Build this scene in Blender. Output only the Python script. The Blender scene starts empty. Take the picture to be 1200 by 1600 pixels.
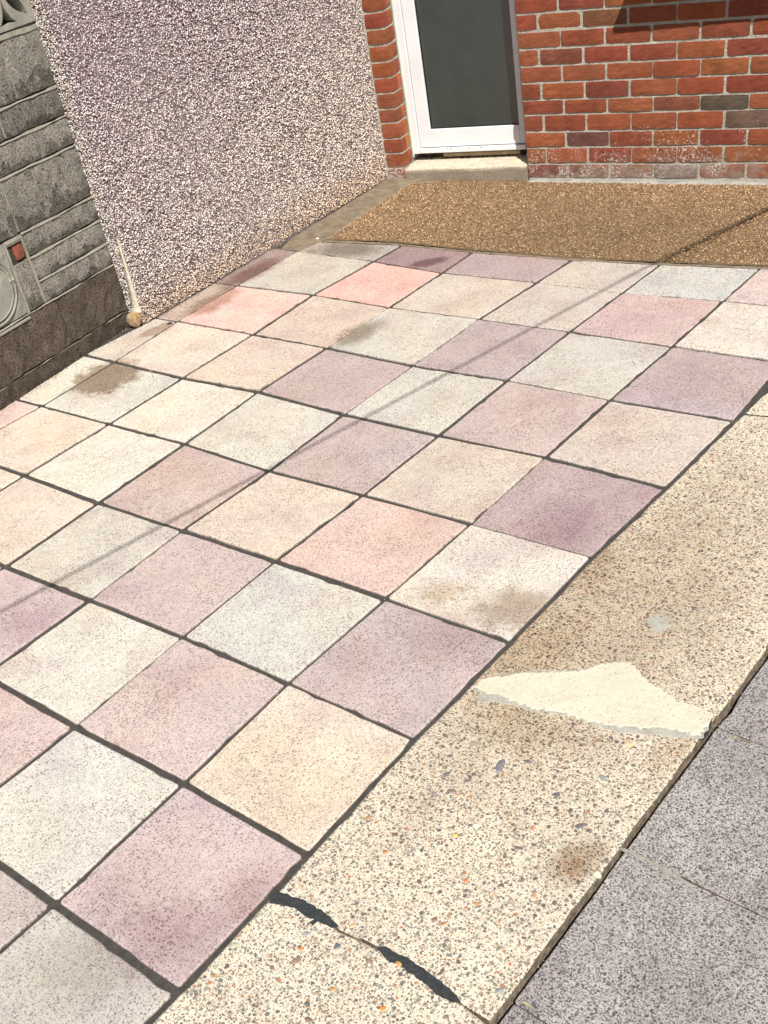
import bpy, bmesh, math, random
import numpy as np
from mathutils import Vector, Matrix
from mathutils.geometry import delaunay_2d_cdt

scene = bpy.context.scene
COL = scene.collection

# ------------------------------------------------------------------ camera, sky, sun, exposure
FPX, PCX, PCY = 1700.276, 551.336, 991.604            # focal length and principal point of the 1200x1600 photograph
CR = np.array([[0.7553692109, 0.6297348323, -0.1812495413],
               [0.2871170357, -0.5666788408, -0.7722945676],
               [-0.5890510700, 0.5313277071, -0.6088593472]])
CP = np.array([1.3231885, -0.5204193, 1.7825345])
cam = bpy.data.cameras.new('camera')
cam_ob = bpy.data.objects.new('camera', cam); COL.objects.link(cam_ob)
M = Matrix([[CR[0][k], -CR[1][k], -CR[2][k], CP[k]] for k in range(3)] + [[0, 0, 0, 1]])
cam_ob.matrix_world = M
cam.sensor_fit = 'HORIZONTAL'; cam.sensor_width = 36.0
cam.lens = FPX / 1200 * 36
cam.shift_x = (600 - PCX) / 1200
cam.shift_y = (PCY - 800) / 1200
cam.clip_start = 0.02; cam.clip_end = 500
scene.camera = cam_ob

SUN = Vector((0.481, -0.336, 0.810)).normalized()
world = bpy.data.worlds.new('World'); scene.world = world; world.use_nodes = True
wn = world.node_tree; bg = wn.nodes['Background']
sky = wn.nodes.new('ShaderNodeTexSky'); sky.sky_type = 'NISHITA'; sky.sun_disc = False
sky.sun_elevation = math.asin(SUN.z); sky.sun_rotation = math.atan2(SUN.x, SUN.y)
wn.links.new(sky.outputs[0], bg.inputs[0]); bg.inputs[1].default_value = 0.055
sun = bpy.data.lights.new('sun', 'SUN'); sun.energy = 4.8; sun.angle = math.radians(0.5); sun.color = (1.0, 0.965, 0.91)
sun_ob = bpy.data.objects.new('sun', sun); COL.objects.link(sun_ob)
sun_ob.rotation_euler = SUN.to_track_quat('Z', 'Y').to_euler(); sun_ob.location = (1, -3, 6)
scene.view_settings.view_transform = 'Standard'; scene.view_settings.look = 'None'
scene.view_settings.gamma = 1; scene.view_settings.use_curve_mapping = False
scene.view_settings.exposure = 0.58

# ------------------------------------------------------------------ helpers
rnd = random.Random(7)
def ray(x, y):
    return CR.T @ np.array([(x - PCX) / FPX, (y - PCY) / FPX, 1.0])
def G(x, y, z=0.0):                                    # where the line of sight meets the level z
    d = ray(x, y); s = (z - CP[2]) / d[2]; p = CP + s * d
    return (float(p[0]), float(p[1]))
class Wall:                                            # a vertical plane: local x along it, y into it, z up
    def __init__(s, p, ang): s.p = np.array(p); s.a = ang; s.D = np.array([math.cos(ang), math.sin(ang)]); s.N = np.array([-s.D[1], s.D[0]])
    def at(s, x, y, depth=0.0):
        d = ray(x, y); p = s.p + s.N * depth
        k = ((p - CP[:2]) @ s.N) / (d[:2] @ s.N); q = CP + k * d
        return float((q[:2] - p) @ s.D), float(q[2])
    def world(s, x, y, z): q = s.p + s.D * x + s.N * y; return (q[0], q[1], z)
BRICK = Wall((-2.857, 4.298), 0.1881687)
PEB = Wall((-2.78552, 2.36006), 1.6135221)
BLOCK = Wall((-2.85427, 2.31884), 1.6914382)

def srgb(r, g, b): return tuple(((c / 255 + .055) / 1.055) ** 2.4 if c > 10 else c / 255 / 12.92 for c in (r, g, b))
def alb(r, g, b, k=1.62): return tuple(min(.85, c / k) for c in srgb(r, g, b))

def mesh_ob(name, verts, faces, mat=None, parent=None, smooth=False):
    me = bpy.data.meshes.new(name); me.from_pydata(verts, [], faces); me.update()
    if smooth: me.polygons.foreach_set('use_smooth', [True] * len(me.polygons))
    o = bpy.data.objects.new(name, me); COL.objects.link(o)
    if mat: me.materials.append(mat)
    if parent: o.parent = parent
    return o
def from_bm(name, bm, mat=None, parent=None, smooth=False):
    me = bpy.data.meshes.new(name); bm.normal_update(); bm.to_mesh(me); bm.free()
    if smooth: me.polygons.foreach_set('use_smooth', [True] * len(me.polygons))
    o = bpy.data.objects.new(name, me); COL.objects.link(o)
    if mat: me.materials.append(mat)
    if parent: o.parent = parent
    return o
def tag(o, label=None, cat=None, group=None, kind=None):
    if label: o['label'] = label
    if cat: o['category'] = cat
    if group: o['group'] = group
    if kind: o['kind'] = kind
    elif cat: o['kind'] = 'thing'
    return o
def empty(name, loc=(0, 0, 0), rz=0.0):
    o = bpy.data.objects.new(name, None); COL.objects.link(o); o.location = loc; o.rotation_euler = (0, 0, rz); o.empty_display_size = .1
    return o
def wobble(seed, amp, n=4):                            # smooth 1-D noise
    r = random.Random(seed); w = [(r.uniform(.6, 1) * 1.9 ** k, r.uniform(0, 6.28), .62 ** k) for k in range(n)]
    return lambda t: amp * sum(a * math.sin(f * t * 22 + p) for f, p, a in w) / 1.6
def bm_box(bm, x0, x1, y0, y1, z0, z1, bevel=0.0, seg=1):
    vs = [bm.verts.new(p) for p in ((x0, y0, z0), (x1, y0, z0), (x1, y1, z0), (x0, y1, z0), (x0, y0, z1), (x1, y0, z1), (x1, y1, z1), (x0, y1, z1))]
    fs = [bm.faces.new([vs[i] for i in f]) for f in ((3, 2, 1, 0), (4, 5, 6, 7), (0, 1, 5, 4), (1, 2, 6, 5), (2, 3, 7, 6), (3, 0, 4, 7))]
    if bevel:
        es = list({e for f in fs for e in f.edges}); bmesh.ops.bevel(bm, geom=es, offset=bevel, segments=seg, affect='EDGES', profile=.6)
def box(name, dims, mat, parent=None, bevel=.002, seg=1):
    bm = bmesh.new(); bm_box(bm, *dims, bevel, seg); return from_bm(name, bm, mat, parent)
def slab(name, poly, z, thick, mat, parent, seed=0, amp=.0011, bev=.004, step=.03, chips=.0, corner=.005, tilt=.0, color=None):
    """a flat slab with slightly uneven worn edges: bottom ring, rim ring and an inner top ring"""
    poly = [Vector(p[:2]) for p in poly]; n = len(poly); r = random.Random(seed); ring = []
    for i in range(n):
        a, b = poly[i], poly[(i + 1) % n]; d = b - a; L = d.length; d = d / L; nn = Vector((d.y, -d.x)); w = wobble(seed * 31 + i, amp)
        m = max(2, int(L / step)); c = min(corner, L * .2)
        for k in range(m):
            t = c + (L - 2 * c) * k / (m - 1)
            off = w(t) - abs(r.gauss(0, amp * .5))
            if r.random() < chips: off -= r.uniform(.001, .006)
            ring.append(a + d * t + nn * off)
    if sum(poly[i].x * poly[(i + 1) % n].y - poly[(i + 1) % n].x * poly[i].y for i in range(n)) < 0: ring = ring[::-1]
    m = len(ring); cen = sum(ring, Vector((0, 0))) / m
    inner = []
    for i in range(m):
        d = (ring[(i + 1) % m] - ring[i - 1]).normalized(); inner.append(ring[i] + Vector((-d.y, d.x)) * bev)
    tx, ty = r.gauss(0, tilt), r.gauss(0, tilt)
    zt = lambda p: z + (p.x - cen.x) * tx + (p.y - cen.y) * ty
    vs = [(p.x, p.y, z - thick) for p in ring] + [(p.x, p.y, zt(p) - bev * .75) for p in ring] + [(p.x, p.y, zt(p)) for p in inner]
    fs = []
    if n <= 4: fs = [list(range(2 * m, 3 * m))]
    else:                                             # uneven outlines: triangulate the top properly
        vv, _, tf, orig, _, _ = delaunay_2d_cdt([Vector((p.x, p.y)) for p in inner], [(k, (k + 1) % m) for k in range(m)], [], 1, 1e-6)
        idx = []
        for q, p in enumerate(vv):
            if orig[q]: idx.append(2 * m + orig[q][0])
            else: idx.append(len(vs)); vs.append((p.x, p.y, zt(p)))
        fs = [[idx[k] for k in f] for f in tf if len({idx[k] for k in f}) == len(f)]
    for i in range(m):
        j = (i + 1) % m
        fs += [[i, j, m + j, m + i], [m + i, m + j, 2 * m + j, 2 * m + i]]
    o = mesh_ob(name, vs, fs, mat, parent)
    if color: o.color = (*color, 1)
    return o
def scatter_stones(name, pts, nrm_rot, sizes, cols, mat, parent, flat=.7, seed=1):
    """many small stones as ONE real mesh: each an irregular eight-faced pebble with a colour of its own"""
    rg = np.random.default_rng(seed); n = len(pts)
    base = np.array([[1, 0, 0], [0, 1, 0], [-1, 0, 0], [0, -1, 0], [0, 0, 1], [0, 0, -1]], float)
    tri = np.array([[0, 1, 4], [1, 2, 4], [2, 3, 4], [3, 0, 4], [1, 0, 5], [2, 1, 5], [3, 2, 5], [0, 3, 5]])
    v = base[None] * (1 + rg.uniform(-.3, .3, (n, 6, 1)))
    v = v * np.stack([rg.uniform(.75, 1.25, n), rg.uniform(.6, 1.0, n), rg.uniform(.7, 1.1, n) * flat], 1)[:, None]
    q = rg.normal(size=(n, 4)); q[:, 1:3] *= .55; q /= np.linalg.norm(q, axis=1)[:, None]; w, x, y, z = q.T
    Rm = np.stack([1 - 2 * (y * y + z * z), 2 * (x * y - z * w), 2 * (x * z + y * w), 2 * (x * y + z * w), 1 - 2 * (x * x + z * z), 2 * (y * z - x * w), 2 * (x * z - y * w), 2 * (y * z + x * w), 1 - 2 * (x * x + y * y)], 1).reshape(n, 3, 3)
    v = np.einsum('nij,nkj->nki', Rm, v) * sizes[:, None, None]
    v = np.einsum('ij,nkj->nki', np.array(nrm_rot), v) + pts[:, None]
    me = bpy.data.meshes.new(name)
    me.vertices.add(n * 6); me.vertices.foreach_set('co', v.reshape(-1).astype('f4'))
    f = (tri[None] + 6 * np.arange(n)[:, None, None]).reshape(-1)
    me.loops.add(n * 24); me.loops.foreach_set('vertex_index', f.astype('i4'))
    me.polygons.add(n * 8); me.polygons.foreach_set('loop_start', (np.arange(n * 8) * 3).astype('i4'))
    me.update(calc_edges=True)
    ca = me.color_attributes.new('stone', 'FLOAT_COLOR', 'POINT')
    c4 = np.concatenate([cols, np.ones((n, 1))], 1); ca.data.foreach_set('color', np.repeat(c4, 6, 0).reshape(-1).astype('f4'))
    me.materials.append(mat)
    o = bpy.data.objects.new(name, me); COL.objects.link(o); o.parent = parent; o['kind'] = 'stuff'
    return o
def pick_cols(rg, n, table, var=.12):
    p = np.array([t[0] for t in table], float); p /= p.sum(); c = np.array([t[1] for t in table])[rg.choice(len(table), n, p=p)]
    return np.clip(c * (1 + rg.normal(0, var, (n, 1))), .01, .85)

# ------------------------------------------------------------------ materials
class NT:
    def __init__(s, name, rough=.85, spec=.3):
        s.m = bpy.data.materials.new(name); s.m.use_nodes = True; s.t = s.m.node_tree; s.b = s.t.nodes['Principled BSDF']
        s.b.inputs['Roughness'].default_value = rough; s.b.inputs['Specular IOR Level'].default_value = spec
        s.pos = s.n('ShaderNodeNewGeometry').outputs['Position']
    def n(s, k, **kw):
        o = s.t.nodes.new(k)
        for a, v in kw.items(): setattr(o, a, v)
        return o
    def l(s, a, b): s.t.links.new(a, b)
    def put(s, sock, v):
        if isinstance(v, bpy.types.NodeSocket): s.l(v, sock)
        elif isinstance(v, tuple) and len(v) == 3 and sock.type == 'RGBA': sock.default_value = (*v, 1)
        else: sock.default_value = v
    def math(s, op, a, b=0.0, clamp=False):
        o = s.n('ShaderNodeMath', operation=op, use_clamp=clamp); s.put(o.inputs[0], a); s.put(o.inputs[1], b); return o.outputs[0]
    def vmath(s, op, a, b): o = s.n('ShaderNodeVectorMath', operation=op); s.put(o.inputs[0], a); s.put(o.inputs[1], b); return o.outputs[0]
    def noise(s, scale, detail=3.0, rough=.55, vec=None, col=False, dist=0.0):
        o = s.n('ShaderNodeTexNoise'); s.l(vec or s.pos, o.inputs['Vector']); o.inputs['Scale'].default_value = scale; o.inputs['Detail'].default_value = detail
        o.inputs['Roughness'].default_value = rough; o.inputs['Distortion'].default_value = dist; return o.outputs['Color' if col else 'Fac']
    def voro(s, scale, feature='F1', vec=None, dim='3D', rand=1.0):
        o = s.n('ShaderNodeTexVoronoi', feature=feature, voronoi_dimensions=dim); s.l(vec or s.pos, o.inputs['Vector']); o.inputs['Scale'].default_value = scale; o.inputs['Randomness'].default_value = rand; return o
    def ramp(s, f, lo, hi, a=0.0, b=1.0):
        o = s.n('ShaderNodeMapRange', interpolation_type='SMOOTHSTEP'); s.put(o.inputs[0], f); s.put(o.inputs[1], lo); s.put(o.inputs[2], hi); s.put(o.inputs[3], a); s.put(o.inputs[4], b); return o.outputs[0]
    def cramp(s, f, stops, const=False):
        o = s.n('ShaderNodeValToRGB'); s.put(o.inputs[0], f); e = o.color_ramp.elements
        if const: o.color_ramp.interpolation = 'CONSTANT'
        while len(e) < len(stops): e.new(.5)
        for el, (p, c) in zip(e, stops): el.position = p; el.color = (*c, 1)
        return o.outputs[0]
    def mix(s, f, a, b, mode='MIX'):
        o = s.n('ShaderNodeMix', data_type='RGBA', blend_type=mode); s.put(o.inputs[0], f); s.put(o.inputs[6], a); s.put(o.inputs[7], b); return o.outputs[2]
    def mul(s, col, f):                                # colour times a scalar
        o = s.n('ShaderNodeVectorMath', operation='SCALE'); s.put(o.inputs[0], col); s.put(o.inputs[3], f); return o.outputs[0]
    def sep(s, v): o = s.n('ShaderNodeSeparateXYZ'); s.l(v, o.inputs[0]); return o.outputs
    def stain(s, col, cen, rx, ry, ang, tint, strength, soft=.6, nz=None):
        if nz is None: nz = s.noise(14, 5, .65)
        sub = s.vmath('SUBTRACT', s.pos, (cen[0], cen[1], cen[2] if len(cen) > 2 else 0.0))
        mp = s.n('ShaderNodeMapping', vector_type='TEXTURE'); s.l(sub, mp.inputs[0]); mp.inputs['Rotation'].default_value = (0, 0, ang); mp.inputs['Scale'].default_value = (rx, ry, rx)
        le = s.n('ShaderNodeVectorMath', operation='LENGTH'); s.l(mp.outputs[0], le.inputs[0])
        d = s.math('ADD', le.outputs['Value'], s.math('MULTIPLY', s.math('SUBTRACT', nz, .5), 1.9))
        f = s.ramp(d, 1 - soft, 1.0 + soft * .4, strength, 0.0)
        return s.mix(f, col, tint, 'MULTIPLY')
    def bump(s, h, strength=.4, dist=.003):
        o = s.n('ShaderNodeBump'); s.put(o.inputs['Height'], h); o.inputs['Strength'].default_value = strength; o.inputs['Distance'].default_value = dist
        s.l(o.outputs[0], s.b.inputs['Normal']); return s
    def done(s, col): s.put(s.b.inputs['Base Color'], col); return s.m

def dots(T, scale, rmin, rmax, frac=1.0, dim='2D', soft=.06):
    v = T.voro(scale, dim=dim); cc = T.sep(v.outputs['Color'])
    r = T.ramp(cc[0], 0.0, 1.0, rmin, rmax)
    m = T.ramp(T.math('SUBTRACT', v.outputs['Distance'], r), -soft, soft, 1.0, 0.0)
    if frac < 1: m = T.math('MULTIPLY', m, T.math('LESS_THAN', cc[1], frac))
    return m, cc

def mat_slab():
    T = NT('slab_concrete', .9, .25)
    info = T.n('ShaderNodeObjectInfo'); base = info.outputs['Color']; rv = info.outputs['Random']
    off = T.n('ShaderNodeCombineXYZ'); T.l(T.math('MULTIPLY', rv, 37.0), off.inputs[2]); vec = T.vmath('ADD', T.pos, off.outputs[0])
    big = T.noise(5.5, 3, .6, vec); mid = T.noise(38, 5, .7, vec); fine = T.noise(420, 2, .6)
    col = T.mul(base, T.ramp(big, .28, .72, .93, 1.05))
    col = T.mix(T.ramp(T.noise(3.2, 2, .5, T.vmath('ADD', vec, (9., 4., 2.))), .38, .7, 0, .6), col, T.mix(1.0, col, (1.04, .98, .88), 'MULTIPLY'))
    col = T.mix(T.ramp(T.noise(4.6, 4, .6, T.vmath('ADD', vec, (3., 14., 5.))), .46, .70, 0, .75), col, T.mix(1.0, col, (.86, .80, .84), 'MULTIPLY'))
    col = T.mul(col, T.ramp(mid, .25, .75, .92, 1.07)); col = T.mul(col, T.ramp(fine, .3, .7, .80, 1.16))
    dm, _ = dots(T, 135, .04, .42, .62, soft=.09); dm2, _ = dots(T, 235, .10, .46, .7, soft=.1)
    lm, _ = dots(T, 170, .0, .34, .35)
    pat = T.ramp(T.noise(6, 4, .6), .35, .65, .45, 1.0)
    col = T.mix(T.math('MULTIPLY', T.math('MULTIPLY', dm, pat), .85), col, T.mix(1.0, col, (.40, .36, .34), 'MULTIPLY'))
    col = T.mix(T.math('MULTIPLY', dm2, .6), col, T.mix(1.0, col, (.5, .47, .45), 'MULTIPLY'))
    col = T.mix(T.math('MULTIPLY', lm, .6), col, T.mix(.5, col, (.66, .61, .56)))
    nz = T.noise(13, 9, .78)
    for x, y, x1, y1, x2, y2, tint, st, soft in STAINS:
        c = G(x, y); a = Vector(G(x1, y1)) - Vector(c); b = Vector(G(x2, y2)) - Vector(c)
        col = T.stain(col, c, a.length, b.length, math.atan2(a.y, a.x), tint, st, soft, nz)
    h = T.math('SUBTRACT', T.math('ADD', fine, T.math('MULTIPLY', mid, .8)), T.math('MULTIPLY', T.math('ADD', dm, dm2), .7))
    T.bump(h, .35, .0012); return T.done(col)
BRN = (.58, .48, .41); GRY = (.5, .47, .43); MAU = (.70, .60, .61)
STAINS = [  # centre, end of one axis, end of the other (pixels of the photo), tint, strength, softness
    (806, 950, 862, 925, 775, 985, (.62, .55, .50), .95, .6), (690, 925, 735, 915, 690, 945, (.72, .6, .46), .7, .9),
    (165, 590, 218, 568, 178, 612, (.46, .38, .32), 1.0, .3), (562, 520, 590, 500, 545, 535, (.52, .47, .40), .95, .6),
    (668, 410, 700, 404, 655, 417, (.45, .34, .34), .95, .45), (540, 390, 600, 392, 520, 402, GRY, .95, .6),
    (330, 474, 372, 450, 338, 484, BRN, .9, .45), (395, 425, 445, 398, 385, 437, (.5, .38, .36), .95, .6),
    (245, 515, 272, 503, 232, 524, BRN, .9, .4), (725, 845, 690, 880, 760, 862, (.9, .88, .86), .4, .9),
    (262, 1462, 180, 1440, 300, 1400, MAU, .85, .9), (385, 1405, 330, 1455, 420, 1360, MAU, .75, .9), (170, 1400, 130, 1370, 200, 1360, MAU, .5, .9),
    (705, 988, 640, 960, 720, 1040, MAU, .7, .9), (545, 1030, 500, 1060, 560, 1080, (.86, .8, .78), .5, .9), (880, 820, 820, 870, 960, 800, (.72, .6, .64), .7, .9),
    (130, 1510, 40, 1560, 160, 1440, (.74, .72, .68), .8, .9), (310, 1060, 250, 1120, 360, 1020, (.84, .78, .8), .6, .9),
    (700, 720, 660, 760, 740, 700, (.86, .83, .8), .6, .9), (60, 960, 0, 1000, 90, 930, (.8, .74, .78), .6, .9), (985, 505, 940, 530, 1040, 480, (.86, .78, .8), .6, .9),
    (1060, 600, 1010, 640, 1120, 600, (.82, .76, .8), .6, .9), (110, 905, 160, 880, 90, 925, (.8, .78, .74), .5, .9)]

def mat_terrazzo(name, base, c1, c2, frac_big, weather=True, dark=False):
    """exposed aggregate: a pale binder with flush pebbles of several sizes"""
    T = NT(name, .82, .3)
    rv = T.n('ShaderNodeObjectInfo').outputs['Random']
    big = T.noise(5, 4, .6); mid = T.noise(45, 4, .7); fine = T.noise(380, 2, .6)
    col = T.mul(T.mix(1, base, (1, 1, 1), 'MULTIPLY'), T.ramp(big, .3, .7, .9, 1.08))
    col = T.mul(col, T.ramp(mid, .25, .75, .86, 1.1)); col = T.mul(col, T.ramp(fine, .3, .7, .86, 1.12))
    wob = T.vmath('ADD', T.pos, T.mul(T.vmath('SUBTRACT', T.noise(160, 2, .5, col=True), (.5, .5, .5)), .006))
    hs = []
    k_ = .06 if dark else 0.0; sm = 1.3 if dark else 1.0
    for sc, r0, r1, fr, stops, op in ((330, .10, .46, .8, c1, .6), (190, .12, .46, .8, c1, .9), (110, .12, .40, .55, c2, .95), (62, .06, .32, frac_big, c2, .95)):
        v = T.voro(sc * sm, dim='2D', vec=wob); cc = T.sep(v.outputs['Color'])
        r = T.ramp(cc[0], 0, 1, r0 + k_, r1 + k_ * .6); m = T.ramp(T.math('SUBTRACT', v.outputs['Distance'], r), -.05, .04, 1, 0)
        m = T.math('MULTIPLY', m, T.math('LESS_THAN', cc[1], fr))
        col = T.mix(T.math('MULTIPLY', m, op), col, T.cramp(cc[2], stops, True)); hs.append(m)
    if weather:
        nz = T.noise(12, 9, .8)
        for x, y, x1, y1, x2, y2, tint, st, soft in (
            (960, 950, 1180, 690, 1110, 1090, (.76, .70, .65), 1.0, .8), (905, 885, 960, 850, 950, 925, (.74, .67, .62), .8, .7), (900, 1348, 945, 1318, 930, 1368, (.50, .38, .29), .95, 1.0),
            (1035, 973, 1062, 958, 1048, 988, (.88, .92, .92), .7, .5), (820, 1010, 740, 1080, 880, 1050, (.82, .76, .68), .9, .8), (1060, 1170, 1000, 1230, 1100, 1180, (.80, .73, .67), .8, .8),
            (800, 1130, 760, 1160, 900, 1160, (.82, .76, .66), .7, .9)):
            c = G(x, y); a = Vector(G(x1, y1)) - Vector(c); b = Vector(G(x2, y2)) - Vector(c)
            col = T.stain(col, c, a.length, b.length, math.atan2(a.y, a.x), tint, st, soft, nz)
    if dark:
        col = T.mix(T.ramp(T.noise(4, 4, .65), .42, .66, 0, .55), col, T.mix(1, col, (.74, .70, .74), 'MULTIPLY'))
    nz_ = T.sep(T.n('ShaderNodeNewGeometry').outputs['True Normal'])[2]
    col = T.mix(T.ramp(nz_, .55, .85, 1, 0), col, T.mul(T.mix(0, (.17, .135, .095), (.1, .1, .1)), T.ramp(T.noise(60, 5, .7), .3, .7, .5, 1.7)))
    T.bump(T.math('ADD', T.math('MULTIPLY', fine, .6), T.math('ADD', hs[1], hs[2])), .3, .001)
    return T.done(col)

def mat_noise(name, c0, c1, scale=30, rough=.9, bump=.4, dist=.002, fine=350, spec=.25, use_obj=False):
    T = NT(name, rough, spec)
    f = T.noise(scale, 5, .65); col = T.mix(T.ramp(f, .3, .7), c0, c1)
    if use_obj: col = T.mix(1, T.n('ShaderNodeObjectInfo').outputs['Color'], T.mix(T.ramp(f, .3, .7), c0, c1), 'MULTIPLY')
    fn = T.noise(fine, 3, .65); col = T.mul(col, T.ramp(fn, .3, .7, .78, 1.2))
    T.bump(T.math('ADD', fn, T.math('MULTIPLY', f, 2.)), bump, dist); return T.done(col)
def mat_plain(name, c0, c1, scale, rough, spec):
    T = NT(name, rough, spec); f = T.noise(scale, 5, .65); col = T.mix(T.ramp(f, .3, .7), c0, c1)
    T.bump(T.noise(9, 3), .08, .002); return T.done(col)

def mat_brick():
    T = NT('brick_clay', .9, .2)
    info = T.n('ShaderNodeObjectInfo'); base = info.outputs['Color']
    off = T.n('ShaderNodeCombineXYZ'); T.l(T.math('MULTIPLY', info.outputs['Random'], 53.0), off.inputs[0]); vec = T.vmath('ADD', T.pos, off.outputs[0])
    st = T.n('ShaderNodeMapping'); T.l(vec, st.inputs[0]); st.inputs['Scale'].default_value = (1, 1, 7)
    col = T.mul(base, T.ramp(T.noise(9, 4, .6, vec), .3, .7, .80, 1.12))
    col = T.mul(col, T.ramp(T.noise(26, 4, .6, st.outputs[0]), .3, .7, .84, 1.12))
    col = T.mix(T.ramp(T.noise(7, 4, .6, T.vmath('ADD', vec, (5., 3., 1.))), .60, .74, 0, .5), col, (.10, .07, .05))
    fn = T.noise(330, 3, .7); col = T.mul(col, T.ramp(fn, .3, .7, .78, 1.2))
    z = T.sep(T.pos)[2]
    # white efflorescence and paint splashes near the foot of the wall
    sp = T.noise(95, 4, .75); spread = T.ramp(z, .0, .42, .19, 0.0)
    blot = T.ramp(T.noise(5, 4, .6, T.vmath('ADD', T.pos, (2.2, .4, 8.))), .47, .60)
    w = T.math('MULTIPLY', T.ramp(T.math('ADD', sp, T.math('MULTIPLY', spread, 1.0)), .70, .76), blot)
    low = T.math('MULTIPLY', T.ramp(z, .02, .10, .6, 0), T.ramp(T.noise(14, 5, .7), .42, .6))
    col = T.mix(low, col, (.27, .22, .18))
    col = T.mix(T.math('MULTIPLY', w, .85), col, (.58, .54, .5))
    T.bump(T.math('ADD', fn, T.noise(60, 4, .6)), .55, .0022); return T.done(col)

def mat_stone_attr(name, rough=.7, spec=.35):
    T = NT(name, rough, spec); a = T.n('ShaderNodeVertexColor', layer_name='stone'); return T.done(a.outputs['Color'])

def mat_block(name, c0, c1, wet):
    T = NT(name, .95, .15)
    info = T.n('ShaderNodeObjectInfo'); base = info.outputs['Color']
    f = T.noise(16, 5, .65); fn = T.noise(150, 5, .8); pit, _ = dots(T, 120, .0, .40, .5, dim='3D')
    col = T.mix(T.ramp(f, .3, .7), c0, c1); col = T.mix(1, col, base, 'MULTIPLY')
    col = T.mul(col, T.ramp(fn, .32, .68, .4, 1.65)); col = T.mix(T.math('MULTIPLY', pit, .85), col, (.03, .028, .025))
    if wet:                                           # dark damp patches of uneven outline
        gen = T.sep(T.n('ShaderNodeTexCoord').outputs['Generated'])[2]
        wt = T.ramp(T.math('SUBTRACT', T.noise(11, 7, .75, T.vmath('ADD', T.pos, (1.7, 2.3, .9))), T.math('MULTIPLY', gen, .42)), .37, .43, 0, .8)
        col = T.mix(wt, col, T.mix(1, col, (.36, .34, .33), 'MULTIPLY'))
    T.bump(T.math('SUBTRACT', T.math('MULTIPLY', fn, 1.6), pit), 1.0, .006); return T.done(col)

M_slab = mat_slab()
PEBCOL = [(0, (.22, .17, .12)), (.18, (.10, .08, .06)), (.36, (.33, .25, .17)), (.48, (.15, .135, .12)), (.64, (.42, .35, .26)), (.72, (.08, .065, .055)), (.84, (.26, .22, .18)), (.96, (.36, .16, .08))]
PEBBIG = [(0, (.20, .155, .12)), (.2, (.13, .12, .11)), (.42, (.30, .21, .14)), (.56, (.11, .085, .08)), (.74, (.25, .23, .19)), (.90, (.34, .15, .08)), (.96, (.42, .32, .19))]
M_strip = mat_terrazzo('cream_aggregate_concrete', (.60, .535, .415), PEBCOL, PEBBIG, .36)
DK = [(0, (.085, .075, .075)), (.4, (.13, .115, .112)), (.7, (.06, .052, .054)), (.9, (.20, .18, .17))]
M_grey = mat_terrazzo('grey_aggregate_concrete', (.375, .342, .315), DK, DK, .0, weather=False, dark=True)
M_joint = mat_noise('joint_mortar', (.042, .038, .033), (.070, .062, .053), 40, .95, .8, .003)
M_patch = mat_noise('cream_cement', (.50, .455, .345), (.55, .505, .39), 14, .9, .35, .0015)
M_patchedge = mat_noise('thin_grey_cement', (.27, .255, .21), (.38, .36, .30), 30, .9, .4, .0015)
M_filler = mat_noise('black_crack_filler', (.022, .024, .025), (.038, .04, .04), 60, .8, .9, .002, spec=.35)
M_fillet = mat_noise('cement_fillet', (.14, .105, .07), (.225, .18, .125), 14, .95, .6, .003)
M_greyfillet = mat_noise('grey_cement_fillet', (.22, .21, .18), (.36, .34, .30), 18, .95, .6, .003)
M_render = mat_noise('pebbledash_binder', (.13, .10, .10), (.24, .20, .19), 25, .95, .9, .004, fine=160)
M_bind = mat_noise('gravel_binder', (.10, .066, .035), (.18, .12, .065), 18, .95, .9, .003, fine=170)
M_stone = mat_stone_attr('dash_stones')
M_brick = mat_brick()
M_mortar = mat_noise('lime_mortar', (.34, .31, .25), (.46, .425, .355), 22, .95, 1.0, .004, fine=150)
M_earth = mat_noise('packed_ground', (.10, .085, .065), (.18, .155, .12), 3, .95, .6, .004)
M_block = mat_block('concrete_block', (.178, .163, .142), (.27, .25, .216), True)
M_blockbrown = mat_block('brown_concrete_block', (.075, .058, .043), (.115, .092, .07), False)
M_bmortar = mat_noise('block_mortar', (.22, .205, .16), (.29, .27, .21), 25, .95, .6, .003)
M_smooth = mat_noise('cast_concrete', (.22, .215, .18), (.31, .295, .245), 14, .9, .5, .002)
M_white = mat_plain('white_upvc', (.70, .71, .71), (.77, .77, .76), 7, .32, .5)
def mat_step():
    T = NT('worn_step_concrete', .92, .2); f = T.noise(20, 6, .7); fn = T.noise(150, 4, .75)
    col = T.mix(T.ramp(f, .3, .7), (.44, .37, .27), (.60, .53, .41)); z = T.sep(T.pos)[2]
    col = T.mix(T.ramp(T.math('ADD', z, T.math('MULTIPLY', fn, .012)), .046, .056, .85, 0), col, (.25, .205, .15)); col = T.mul(col, T.ramp(fn, .3, .7, .72, 1.22))
    T.bump(fn, 1.0, .004); return T.done(col)
M_step = mat_step()
def mat_patch():
    T = NT('cream_cement_skim', .9, .2); f = T.noise(12, 6, .7); fn = T.noise(260, 3, .7)
    col = T.mix(T.ramp(f, .3, .7), (.50, .455, .345), (.56, .515, .40)); d, _ = dots(T, 70, .0, .13, .5, soft=.03); col = T.mix(T.math('MULTIPLY', d, .75), col, (.20, .15, .10))
    col = T.mul(col, T.ramp(fn, .3, .7, .88, 1.1)); T.bump(T.math('ADD', fn, T.math('MULTIPLY', T.noise(40, 4), 2.)), .7, .0025); return T.done(col)
M_patch = mat_patch()
M_sill = mat_noise('cream_sill_concrete', (.50, .44, .34), (.62, .56, .45), 22, .9, .9, .003, fine=140)
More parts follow.
